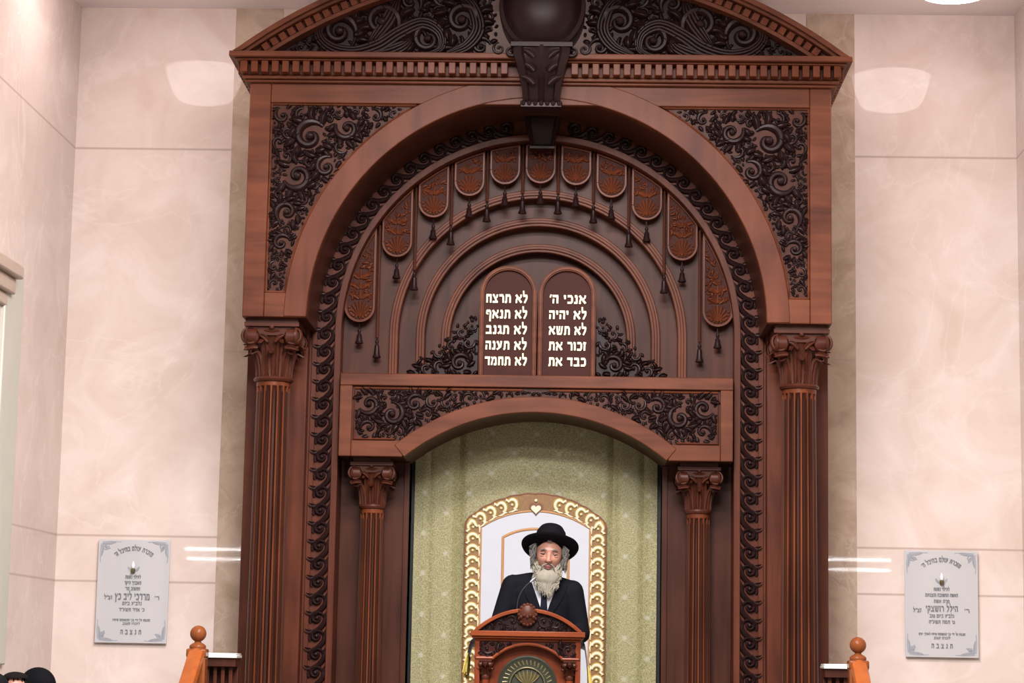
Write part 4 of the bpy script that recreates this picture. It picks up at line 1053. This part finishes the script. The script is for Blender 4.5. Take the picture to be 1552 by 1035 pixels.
def person(label, pos, scale, yaw, arms, head_off, head_scale, head_rot, voxel, lift=0.0):
    """root at the feet; builds body, jacket, trousers, shoes; returns root and head matrix (local)"""
    root = empty('person', label, 'person', pos); root.rotation_euler = (0,0,yaw); root.scale = (1,1,1)
    S = scale
    def V(x,y,z): return Vector((x*S,y*S,z*S))
    hm = Matrix.Translation(V(0,-0.02,1.605)+Vector(head_off)) @ head_rot @ Matrix.Scale(head_scale*S,4)
    bm_ = MB(); head_piece(bm_, hm)
    hc = hm.translation
    bm_.limb(V(0,0.01,1.40), hc+Vector((0,0.03,-0.07))*S, 0.062*S, 0.056*S)
    rows = []
    for z,a,b_ in ((0.86,0.15,0.10),(0.95,0.16,0.11),(1.10,0.145,0.10),(1.25,0.165,0.115),(1.36,0.17,0.105),(1.42,0.10,0.075),(1.45,0.06,0.055)):
        rows.append((z,a,b_))
    vs=[];fs=[];n=24
    for z,a,b_ in rows:
        for k in range(n):
            t=2*PI*k/n; vs.append(tuple(V(a*cos(t), b_*sin(t)+0.01, z)))
    for i in range(len(rows)-1):
        for k in range(n): fs.append((i*n+k,i*n+(k+1)%n,(i+1)*n+(k+1)%n,(i+1)*n+k))
    fs += [tuple(range(n)), tuple(range((len(rows)-1)*n,len(rows)*n))]
    bm_.add(vs,fs)
    jk = MB(); tr = MB(); shs = []
    # jacket torso
    jr = ((0.70,0.205,0.135),(0.85,0.20,0.140),(1.0,0.185,0.130),(1.15,0.185,0.130),(1.28,0.20,0.142),(1.37,0.20,0.128),(1.42,0.14,0.095),(1.465,0.078,0.072))
    vs=[];fs=[]
    for z,a,b_ in jr:
        for k in range(n):
            t=2*PI*k/n; c_,s_=cos(t),sin(t); vs.append(tuple(V(a*math.copysign(abs(c_)**0.85,c_), b_*math.copysign(abs(s_)**0.9,s_)+0.01, z)))
    for i in range(len(jr)-1):
        for k in range(n): fs.append((i*n+k,i*n+(k+1)%n,(i+1)*n+(k+1)%n,(i+1)*n+k))
    fs += [tuple(range(n)), tuple(range((len(jr)-1)*n,len(jr)*n))]
    jk.add(vs,fs)
    for s, (el, wr, hd, pn) in zip((-1,1), arms):
        sh = V(s*0.195,0.01,1.375+(lift if s < 0 else 0)); el = V(*el); wr = V(*wr)
        bm_.limb(sh, el, 0.046*S, 0.040*S); bm_.limb(el, wr, 0.040*S, 0.027*S)
        hand_piece(bm_, wr, hd, pn, s)
        jk.limb(sh, el, 0.076*S, 0.062*S, 18); jk.limb(el, el+(wr-el)*0.93, 0.062*S, 0.041*S, 18)
        jk.limb(V(s*0.07,0.01,1.425+(lift*0.5 if s < 0 else 0)), sh, 0.058*S, 0.070*S, 18)
        hip = V(s*0.085,0.01,0.90); kn = V(s*0.095,-0.005,0.50); an = V(s*0.10,0.02,0.09)
        bm_.limb(hip,kn,0.075*S,0.052*S); bm_.limb(kn,an,0.052*S,0.036*S); bm_.limb(an,V(s*0.105,-0.10,0.04),0.034*S,0.03*S)
        tr.limb(hip,kn,0.092*S,0.072*S,18); tr.limb(kn,V(s*0.10,0.02,0.11),0.072*S,0.062*S,18)
        shs.append((V(s*0.10,0.04,0.045), V(s*0.108,-0.12,0.036)))
    body = remeshed(bm_, 'body', M['skin'], voxel); body.parent = root
    jacket = remeshed(jk, 'jacket', M['suit'], 0.010, 5); jacket.parent = root
    to = remeshed(tr, 'trousers', M['suit'], 0.012, 3); to.parent = root
    for a,b_ in shs:
        q = MB(); q.limb(a,b_,0.045*S,0.042*S); q.v = [(x,y,max(0.0,z)) for x,y,z in q.v]; o = q.build('shoe', M['shoe'], root)
    return root, hm, jacket
def on_head(mb, hm, name, mat, root, sharp=38):
    mb.v = [tuple(hm @ Vector(p)) for p in mb.v]; return mb.build(name, mat, root, sharp=sharp)
def face_bits(root, hm):
    for s in (-1,1):
        q = MB(); q.ball((s*0.032,-0.0685,-0.001), 0.0115, 12, 8); e_ = on_head(q, hm, 'eye', M['eye'], root)
        q = MB(); q.ball((s*0.032,-0.0775,-0.002), 0.0066, 10, 6, sy=0.5); q.v = [tuple(hm @ Vector(p)) for p in q.v]; q.build('iris', M['iris'], e_)
        q = MB()
        for zz, r_ in ((0.0085,0.0048),(-0.0105,0.0036)):
            q.tube([(s*0.032+0.017*cos(PI*k/8), -0.071-0.010*sin(PI*k/8), zz*sin(PI*k/8)**0.6-0.001) for k in range(9)], [0.002]+[r_]*7+[0.002], 6)
        on_head(q, hm, 'eyelid', M['skin'], root)
        q = MB(); q.tube([(s*0.013,-0.093,0.021),(s*0.030,-0.096,0.027),(s*0.050,-0.084,0.021)], [0.004,0.0055,0.003], 6); on_head(q, hm, 'eyebrow', M['hair_grey'], root)
    q = MB(); q.tube([(-0.022,-0.093,-0.070),(-0.011,-0.099,-0.067),(0,-0.100,-0.068),(0.011,-0.099,-0.067),(0.022,-0.093,-0.070)], [0.002,0.004,0.004,0.004,0.002], 8)
    q.tube([(-0.019,-0.092,-0.076),(0,-0.099,-0.0785),(0.019,-0.092,-0.076)], [0.002,0.006,0.002], 8); on_head(q, hm, 'lips', M['lips'], root)

# --- the speaker
SP = (0.085, -1.93, ZP)
hrot = Matrix.Rotation(math.radians(4), 4, 'Y') @ Matrix.Rotation(math.radians(2), 4, 'X')
arms = [((-0.285,-0.03,1.135),(-0.19,-0.29,1.080),(0.15,-1,0.02),(0,0,1)), ((0.255,-0.0,1.10),(0.19,-0.27,1.080),(-0.15,-1,0.02),(0,0,1))]
spk, hm, jacket = person('bearded speaker in black hat, dark suit and tie standing behind the lectern', SP, 1.0, 0, arms, (0.042,-0.055,0.005), 1.16, hrot, 0.006, 0.03)
face_bits(spk, hm)
# hat (tilted back)
ht_ = MB(); n = 48
hatm = hm @ Matrix.Translation((0,0.008,0.028)) @ Matrix.Rotation(math.radians(-27), 4, 'X')
prof = [(0.082,-0.012),(0.088,0.0),(0.125,-0.003),(0.150,0.001),(0.164,0.011),(0.168,0.018),(0.164,0.018),(0.150,0.008),(0.122,0.003),(0.095,0.006),(0.093,0.02),(0.090,0.070),(0.085,0.105),(0.070,0.130),(0.045,0.140),(0.002,0.140)]
ht_.lathe(prof, 0, 0, n, 0.97, 1.10)
ht_.v = [(x, y, z+0.10*max(0,(abs(x)-0.10))-0.06*max(0,-y-0.11)) for x,y,z in ht_.v]
ht_.v = [tuple(hatm @ Vector(p)) for p in ht_.v]; hat = ht_.build('hat', M['felt'], spk, sharp=60); hat['label'] = 'black felt hat with a wide brim'
hb = MB(); hb.lathe([(0.094,0.006),(0.0965,0.008),(0.0945,0.032),(0.092,0.032)], 0, 0, n, 0.97, 1.10); hb.v = [tuple(hatm @ Vector(p)) for p in hb.v]; hb.build('hat_band', M['tie'], hat)
# beard and hair strands
rr = random.Random(9)
bd_ = MB()
core = MB(); rows = []
for z,a,yb,yf in ((-0.075,0.058,-0.02,-0.080),(-0.090,0.062,-0.02,-0.096),(-0.115,0.068,-0.03,-0.106),(-0.13,0.066,-0.045,-0.110),(-0.150,0.056,-0.06,-0.108),(-0.165,0.040,-0.075,-0.102)):
    row = []
    for k in range(16):
        t = 2*PI*k/16; row.append((a*cos(t), (yb+yf)/2+(yb-yf)/2*sin(t), z-(0.012 if abs(cos(t)) < 0.5 and z > -0.06 else 0)))
    rows.append(row)
bd_.grid(rows, True)
for i in range(420):
    t = rr.uniform(-1,1); side = abs(t)
    x0 = 0.073*t; y0 = -0.088+0.085*side**2.2+rr.uniform(-.004,.004); z0 = -0.090+0.065*max(0,side-0.35)/0.65-rr.uniform(0,0.06)
    L_ = rr.uniform(0.055,0.105)*(1-0.10*side); x1 = 0.072*t*rr.uniform(0.8,1.15); w_ = rr.uniform(-.011,.011)
    bd_.tube([(x0,y0,z0),(x0*0.99+w_,y0-0.012,z0-L_*0.4),(x1+w_*0.5,y0*0.35-0.068,z0-L_*0.75),(x1*0.85-w_,y0*0.25-0.07+rr.uniform(-.012,.004),z0-L_)], [0.004,0.005,0.004,0.0012], 5)
for s in (-1,1):      # moustache
    for i in range(26):
        u = rr.uniform(0,1); bd_.tube([(s*(0.004+0.012*u),-0.103,-0.052-0.003*u),(s*(0.022+0.010*u),-0.100,-0.060-0.006*u),(s*(0.036+0.01*u),-0.088,-0.085-0.02*u)], [0.003,0.0038,0.0015], 5)
on_head(bd_, hm, 'beard', M['beard'], spk)['label'] = 'long pale grey beard'
hr = MB()
for s in (-1,1):
    for i in range(130):
        u = rr.uniform(0,1); x0 = s*(0.074+rr.uniform(0,0.007)); y0 = -0.045+0.10*u; z0 = 0.065-rr.uniform(0,0.03)
        L_ = rr.uniform(0.075,0.135); fl = rr.uniform(0.004,0.030); wv = rr.uniform(-.010,.010)
        hr.tube([(x0*0.98,y0,z0),(x0+s*fl*0.9+wv,y0+rr.uniform(-.008,.008),z0-L_*0.35),(x0+s*fl*0.6-wv,y0+rr.uniform(-.012,.012),z0-L_*0.7),(x0+s*fl*0.8,y0+rr.uniform(-.012,.012),z0-L_)], [0.004,0.005,0.0042,0.0015], 5)
for i in range(5):
    x = -0.012+0.018*i/4; hr.tube([(x,-0.085,0.092),(x*1.02,-0.096,0.078),(x*1.04,-0.099,0.066+rr.uniform(-.004,.006))], [0.0022,0.002,0.001], 5)
on_head(hr, hm, 'hair', M['hair_grey'], spk)['label'] = 'grey hair and sidelocks'
# shirt, tie and lapels laid on the jacket front
bvh = BVHTree.FromPolygons([v.co for v in jacket.data.vertices], [tuple(p.vertices) for p in jacket.data.polygons])
def front(x, z):
    hit = bvh.ray_cast(Vector((x,-1.0,z)), Vector((0,1,0)))
    return hit[0].y if hit[0] else -0.12
def patch(poly_fn, z0, z1, off, nz=14, nx=6):
    q = MB(); rows = []
    for lay in (off, off-0.004):
        rows = []
        for j in range(nz+1):
            z = z0+(z1-z0)*j/nz; a, b_ = poly_fn(z)
            rows.append([(a+(b_-a)*i/nx, front(a+(b_-a)*i/nx, z)-lay, z) for i in range(nx+1)])
        q.grid(rows)
    return q
cxs = 0.016
q = patch(lambda z: (cxs-0.072*(z-1.19)/0.2, cxs+0.072*(z-1.19)/0.2), 1.19, 1.44, 0.006); q.build('shirt', M['shirt'], spk)
q = patch(lambda z: (cxs-0.006-(0.024-0.05*max(0,z-1.22)*1.4 if z < 1.395 else 0.022), cxs-0.002+(0.024-0.05*max(0,z-1.22)*1.4 if z < 1.395 else 0.022)), 1.20, 1.43, 0.013); q.build('tie', M['tie'], spk)
for s in (-1,1):
    q = patch(lambda z: tuple(sorted((cxs+s*0.070*(z-1.18)/0.2, cxs+s*(0.070*(z-1.18)/0.2+0.012+0.055*min(1,max(0,(z-1.16)/0.16)))))), 1.165, 1.42, 0.010); q.build('lapel', M['suit'], spk)

# --- three onlookers at the lower left
down = [((-0.235,0.02,1.12),(-0.235,-0.05,0.88),(0,-0.1,-1),(-1,0,0)), ((0.235,0.02,1.12),(0.235,-0.05,0.88),(0,-0.1,-1),(1,0,0))]
I4 = Matrix.Identity(4)
def cap(mb, z0, k=1.05, h=1.0, n=28, sy=1.0):
    rows = []
    for j in range(9):
        t = PI/2*j/8; rows.append([(0.079*k*cos(t)*cos(2*PI*i/n), 0.006+0.101*k*sy*cos(t)*sin(2*PI*i/n), z0+(0.127*h-z0)*sin(t)) for i in range(n)])
    mb.grid(rows, True)
def short_hair(root, hm, mat, seed, low=-0.02, k=1.05, top=0.045):
    r_ = random.Random(seed); q = MB(); cap(q, top, k)
    for i in range(420):
        a = r_.uniform(0,2*PI); 
        z0 = r_.uniform(low,0.11)
        if sin(a) < -0.35 and z0 < 0.075: continue
        c_ = math.sqrt(max(0,1-(z0/0.124)**2)); x,y = 0.078*c_*cos(a), 0.006+0.100*c_*sin(a)
        q.tube([(x,y,z0),(x*1.07,y*1.07,z0-0.010),(x*1.05,y*1.06,z0-0.026)], [0.005,0.006,0.002], 5)
    return on_head(q, hm, 'hair', mat, root)
def skullcap(root, hm, k=1.09, z0=0.06, h=1.03):
    q = MB(); cap(q, z0, k, h); r2 = MB(); cap(r2, z0, k*0.97, h*0.97); q.add(r2.v, r2.f)
    q.relief([(0,0),(0.001,0)], 0.001, 0) if False else None
    o = on_head(q, hm, 'skullcap', M['felt'], root); o['label'] = 'black skullcap'; return o
H1 = 1.0/1.73
for lab, pos, hgt, yaw, kind, sd in (
    ('onlooker with a tall rounded black cap, rightmost of the three heads at lower left', (-2.945,-3.1,0), 1.500, math.radians(62), 'cap', 1),
    ('onlooker with dark short hair and bare forehead, middle of the three heads at lower left', (-2.845,-4.0,0), 1.497, math.radians(4), 'hair', 2),
    ('onlooker with black cap at the left edge of the picture', (-2.775,-4.75,0), 1.485, math.radians(30), 'cap', 3)):
    rt, hm2, _ = person(lab, pos, hgt*H1, yaw, down, (0,0,0), 1.06, I4, 0.009)
    face_bits(rt, hm2)
    short_hair(rt, hm2, M['hair_dark'], sd, low=-0.04, top=0.06 if kind == 'cap' else 0.088, k=1.05 if kind == 'cap' else 0.97)
    if kind == 'cap': skullcap(rt, hm2, 1.30 if sd == 1 else 1.12, 0.03 if sd == 1 else 0.05, 1.17 if sd == 1 else 1.1)

# ------------------------------------------------------------------ stair railings and marble-topped balustrades
for s, side in ((-1,'left'), (1,'right')):
    nx, ny = (-2.182 if s < 0 else 2.152), -1.875
    rail = empty('stair_railing', 'orange wooden stair railing with a ball-topped post at the %s of the ark' % side, 'railing', (nx,ny,ZP))
    q = MB(); q.box(nx-0.062,nx+0.062,ny-0.062,ny+0.062,ZP,1.655); q.box(nx-0.066,nx+0.066,ny-0.066,ny+0.066,1.60,1.66); post = keep(q.build('newel_post', M['rail_shaded'], None, 0.012), rail)
    q = MB(); zt = 1.658
    q.lathe([(0.05,zt-0.004),(0.055,zt+0.008),(0.054,zt+0.022),(0.040,zt+0.034),(0.024,zt+0.042),(0.020,zt+0.052)]+[(max(0.004,0.054*sin(a)), zt+0.100-0.054*cos(a)) for a in [0.36+(PI-0.36)*i/14 for i in range(15)]], nx, ny, 28)
    fin = q.build('ball_finial', M['rail_shaded'], None, sharp=60); fin.parent = post
    # handrail sloping down toward the hall
    dirv = Vector((0,-1.0,-0.62)); a = Vector((nx,ny-0.05,1.625)); b_ = a+dirv*1.95
    q = MB(); prof = [(-0.050,-0.05),(-0.055,0.0),(-0.045,0.03),(0,0.042),(0.045,0.03),(0.055,0.0),(0.050,-0.05)]
    q.grid([[(p.x+u,p.y,p.z+w) for u,w in prof] for p in (a,b_)], True); q.f += [tuple(range(7)), tuple(range(7,14))]
    keep(q.build('handrail', M['rail']), rail)
    for i in range(8):
        y = ny-0.22-0.23*i; zt2 = a.z-(-(y-a.y))*0.62-0.03
        zb2 = ZP if y > -3.0 else max(0.0, ZP-0.14*(int((-3.0-y)/0.28)+1))
        q = MB(); H = zt2-zb2
        q.lathe([(0.022,zb2),(0.022,zb2+0.10*H),(0.014,zb2+0.14*H),(0.026,zb2+0.32*H),(0.016,zb2+0.6*H),(0.013,zb2+0.8*H),(0.022,zb2+0.86*H),(0.022,zt2)], nx, y, 14)
        keep(q.build('baluster', M['rail']), rail)
    q = MB(); zb3 = 0.0; q.box(nx-0.055,nx+0.055,b_.y-0.06,b_.y+0.05,0.0,b_.z+0.03); keep(q.build('lower_post', M['rail'], None, 0.01), rail)
    bal = empty('balustrade', 'dark slatted balustrade with white marble top beside the %s column of the ark' % side, 'balustrade', (s*2.09,-1.55,ZP))
    x0, x1 = sorted((s*2.255, s*1.955))
    q = MB(); q.box(x0,x1,-1.66,-1.42,1.603,1.623); q.box(x0+0.004,x1-0.004,-1.655,-1.425,1.623,1.635); keep(q.build('marble_top', M['white_marble'], None, 0.004), bal)
    q = MB(); q.box(x0+0.01,x1-0.01,-1.50,-1.43,ZP,1.603); q.box(x0+0.01,x1-0.01,-1.64,-1.50,1.545,1.603); q.box(x0+0.01,x1-0.01,-1.64,-1.50,ZP,ZP+0.08); keep(q.build('balustrade_frame', M['wood_panel'], None, 0.003), bal)
    for i in range(5):
        x = x0+0.045+0.052*i
        q = MB(); q.box(x-0.012,x+0.012,-1.60,-1.575,ZP+0.08,1.545); keep(q.build('slat', M['wood_v'], None, 0.003), bal)

# ------------------------------------------------------------------ memorial plaques
PL = [dict(x0=-3.266, x1=-2.728, z0=1.700, z1=2.466, side='left',
           arc="מזכרת עולם בהיכל ה'", lines=[("לעילוי נשמת",0.362,0.026,0.115),("האברך היקר",0.418,0.026,0.125),("החשוב הר'",0.475,0.026,0.112),("מרדכי ליב כץ",0.552,0.052,0.262),("נלב\"ע ביום",0.617,0.026,0.145),("כ' אדר תשע\"ד",0.678,0.026,0.19),("הונצח על ידי בני המשפחה שיחיו",0.778,0.018,0.28),("לזכרו הטוב",0.812,0.018,0.13),("ת נ צ ב ה",0.893,0.036,0.155)], sidew=("ר'","זצ\"ל")),
      dict(x0=2.733, x1=3.270, z0=1.700, z1=2.482, side='right',
           arc="מזכרת עולם בהיכל ה'", lines=[("לעילוי נשמת",0.362,0.026,0.115),("האשה החשובה והצנועה",0.418,0.026,0.24),("מרת אשת",0.475,0.026,0.115),("הילל רושצקי",0.545,0.046,0.235),("נלב\"ע ביום טוב",0.612,0.026,0.18),("ט' תמוז תשע\"ה",0.668,0.026,0.19),("הונצח על ידי בני המשפחה שיחיו לאורך ימים",0.782,0.018,0.34),("לזכרם הטוב",0.818,0.018,0.12),("ת נ צ ב ה",0.893,0.036,0.155)], sidew=("ר'","זצ\"ל"))]
for P in PL:
    x0,x1,z0,z1 = P['x0'],P['x1'],P['z0'],P['z1']; xc = (x0+x1)/2; H = z1-z0; yp = -0.038
    pq = empty('memorial_plaque', 'grey glass memorial plaque with engraved lettering on the wall at the %s of the ark' % P['side'], 'plaque', (xc,-0.02,z0))
    q = MB(); q.box(x0,x1,-0.036,-0.024,z0,z1); keep(q.build('plaque_panel', M['acrylic'], None, 0.002), pq)
    q = MB()
    for sx in (x0+0.03,x1-0.03):
        for sz in (z0+0.03,z1-0.03): q.tube([(sx,0.0,sz),(sx,-0.026,sz)],0.010,12)
    keep(q.build('standoff', M['grey_metal']), pq)
    def bend(lx, lz, R=0.22): a = lx/R; return ((R+lz)*sin(a), (R+lz)*cos(a)-R)
    rows_ = [(tx, xc, z1-fr_*H, hh*0.92, wd, None) for tx,fr_,hh,wd in P['lines']]
    rows_ += [(P['sidew'][0], xc+0.185, z1-0.562*H, 0.028, 0.035, None), (P['sidew'][1], xc-0.180, z1-0.562*H, 0.028, 0.06, None), (P['arc'], xc, z1-0.085*H, 0.032, 0.305, bend)]
    for tx, lx_, lz_, hh, wd, fn_ in rows_:
        lt = MB(); letters(lt, tx, lx_, lz_, hh, yp, wd, depth=0.002, fn=fn_)
        keep(lt.build('lettering_line', M['ink'], None, sharp=10), pq)
    q = MB()
    for sx in (-1,1):
        for sz in (-1,1):
            X, Z = xc+sx*(x1-x0)/2, (z0+z1)/2+sz*H/2
            spiral(q, X-sx*0.055, Z-sz*0.055, 0.026, 0.5, 1.2, sx*sz, 0.006, -0.036, 0.3, n=4)
            leaf(q, X-sx*0.03, Z-sz*0.03, math.atan2(-sz*1.0,-sx*0.15), 0.10, 0.009, sx*sz*0.4, -0.036, 0.003)
            leaf(q, X-sx*0.03, Z-sz*0.03, math.atan2(-sz*0.12,-sx*1.0), 0.11, 0.009, -sx*sz*0.4, -0.036, 0.003)
            leaf(q, X-sx*0.04, Z-sz*0.04, math.atan2(-sz,-sx), 0.06, 0.012, 0.5, -0.036, 0.003)
            q.relief([(X-sx*0.018,Z-sz*0.17),(X-sx*0.014,Z-sz*0.10),(X-sx*0.02,Z-sz*0.03)], 0.003, -0.036, 0.4, 4)
            q.relief([(X-sx*0.17,Z-sz*0.018),(X-sx*0.10,Z-sz*0.014),(X-sx*0.03,Z-sz*0.02)], 0.003, -0.036, 0.4, 4)
    zl = z1-0.27*H
    for sx in (-1,1): leaf(q, xc+sx*0.012, zl-0.03, PI/2-sx*1.0, 0.05, 0.009, sx*0.5, -0.036, 0.003)
    keep(q.build('engraved_ornament', M['ink_soft']), pq)
    q = MB(); q.lathe([(0.012,zl-0.04),(0.016,zl-0.035),(0.016,zl-0.012),(0.011,zl-0.006)], xc, -0.05, 14); q.tube([(xc,-0.036,zl-0.028),(xc,-0.05,zl-0.028)],0.006,8)
    lamp = keep(q.build('memorial_light', M['brass']), pq)
    q = MB(); q.lathe([(0.009,zl-0.008),(0.014,zl+0.004),(0.013,zl+0.02),(0.006,zl+0.038),(0.001,zl+0.048)], xc, -0.05, 14); o = q.build('bulb', M['bulb']); o.parent = lamp

# ------------------------------------------------------------------ lamps
M['bowl'] = emit('lit_opal_bowl', (1.0, 0.86, 0.86), 12.0)
for s in (-1,1):
    cx, cy = s*2.885, -1.56
    t = empty('ceiling_light', 'round white ceiling bowl lamp near the %s end of the back wall' % ('left' if s < 0 else 'right'), 'ceiling light', (cx,cy,ZC))
    q = MB(); q.lathe([(0.10,ZC-0.001),(0.11,ZC-0.020),(0.03,ZC-0.030),(0.03,ZC-0.030),(0.335,ZC-0.045),(0.345,ZC-0.035),(0.335,ZC-0.075),(0.30,ZC-0.070)], cx, cy, 40); keep(q.build('lamp_ring', M['bulb']), t)
    q = MB(); q.lathe([(0.325,ZC-0.065),(0.318,ZC-0.120),(0.295,ZC-0.200),(0.262,ZC-0.280),(0.225,ZC-0.322),(0.17,ZC-0.336),(0.08,ZC-0.342),(0.002,ZC-0.343)], cx, cy, 40); o = keep(q.build('lamp_bowl', M['bowl'], None, sharp=80), t); o['label'] = 'lit white bowl'
M['tube'] = emit('lit_tube', (0.95, 0.98, 1.0), 70.0)
for i,(xc_,y) in enumerate(((-5.55,-23.4),(4.75,-23.4),(-6.2,-27.4),(5.3,-27.4))):
    t = empty('fluorescent_fixture', 'long white fluorescent fixture under the rear gallery', 'ceiling light', (xc_,y,3.62), 'fluorescent fixtures under the gallery')
    q = MB(); q.box(xc_-1.25,xc_+1.25,y-0.08,y+0.08,3.57,3.62); keep(q.build('fixture_housing', M['bulb']), t)
    for dy in (-0.04,0.04):
        q = MB(); q.tube([(xc_-1.2,y+dy,3.55),(xc_+1.2,y+dy,3.55)],0.017,10); keep(q.build('tube_lamp', M['tube']), t)

def area(name, loc, sx, sy, power, col, rot=(0,0,0)):
    l = bpy.data.lights.new(name,'AREA'); l.shape = 'RECTANGLE'; l.size = sx; l.size_y = sy; l.energy = power; l.color = col
    o = bpy.data.objects.new(name, l); COL.objects.link(o); o.location = loc; o.rotation_euler = rot; return o
area('hall_fill_light', (0,-5.2,ZC-0.05), 2.6, 0.8, 460, (1.0,0.88,0.86))  # unseen area lights without fixtures, added overhead to brighten ark and walls
area('hall_fill_light', (0,-9.0,ZC-0.05), 3.4, 1.2, 1000, (1.0,0.94,0.925))
area('hall_fill_light', (0,-13.0,ZC-0.05), 3.4, 1.2, 720, (1.0,0.97,0.96))

w = bpy.data.worlds.new('World'); scene.world = w; w.use_nodes = True
w.node_tree.nodes['Background'].inputs[0].default_value = (0.95,0.97,1.0,1); w.node_tree.nodes['Background'].inputs[1].default_value = 0.10

# ------------------------------------------------------------------ camera
cam = bpy.data.cameras.new('Camera'); co = bpy.data.objects.new('Camera', cam); COL.objects.link(co)
cam.sensor_width = 36.0; cam.lens = 3345.6/1552*36.0; cam.clip_end = 200
R = Matrix.Rotation(math.radians(1.735),4,'Z') @ Matrix.Rotation(PI/2+math.radians(8.298),4,'X') @ Matrix.Rotation(math.radians(1.026),4,'Z')
co.matrix_world = Matrix.Translation((0.297,-16.5,1.6)) @ R
scene.camera = co
vs_ = scene.view_settings; vs_.view_transform = 'Standard'; vs_.look = 'None'; vs_.gamma = 1.0; vs_.exposure = 0.3; vs_.use_curve_mapping = False
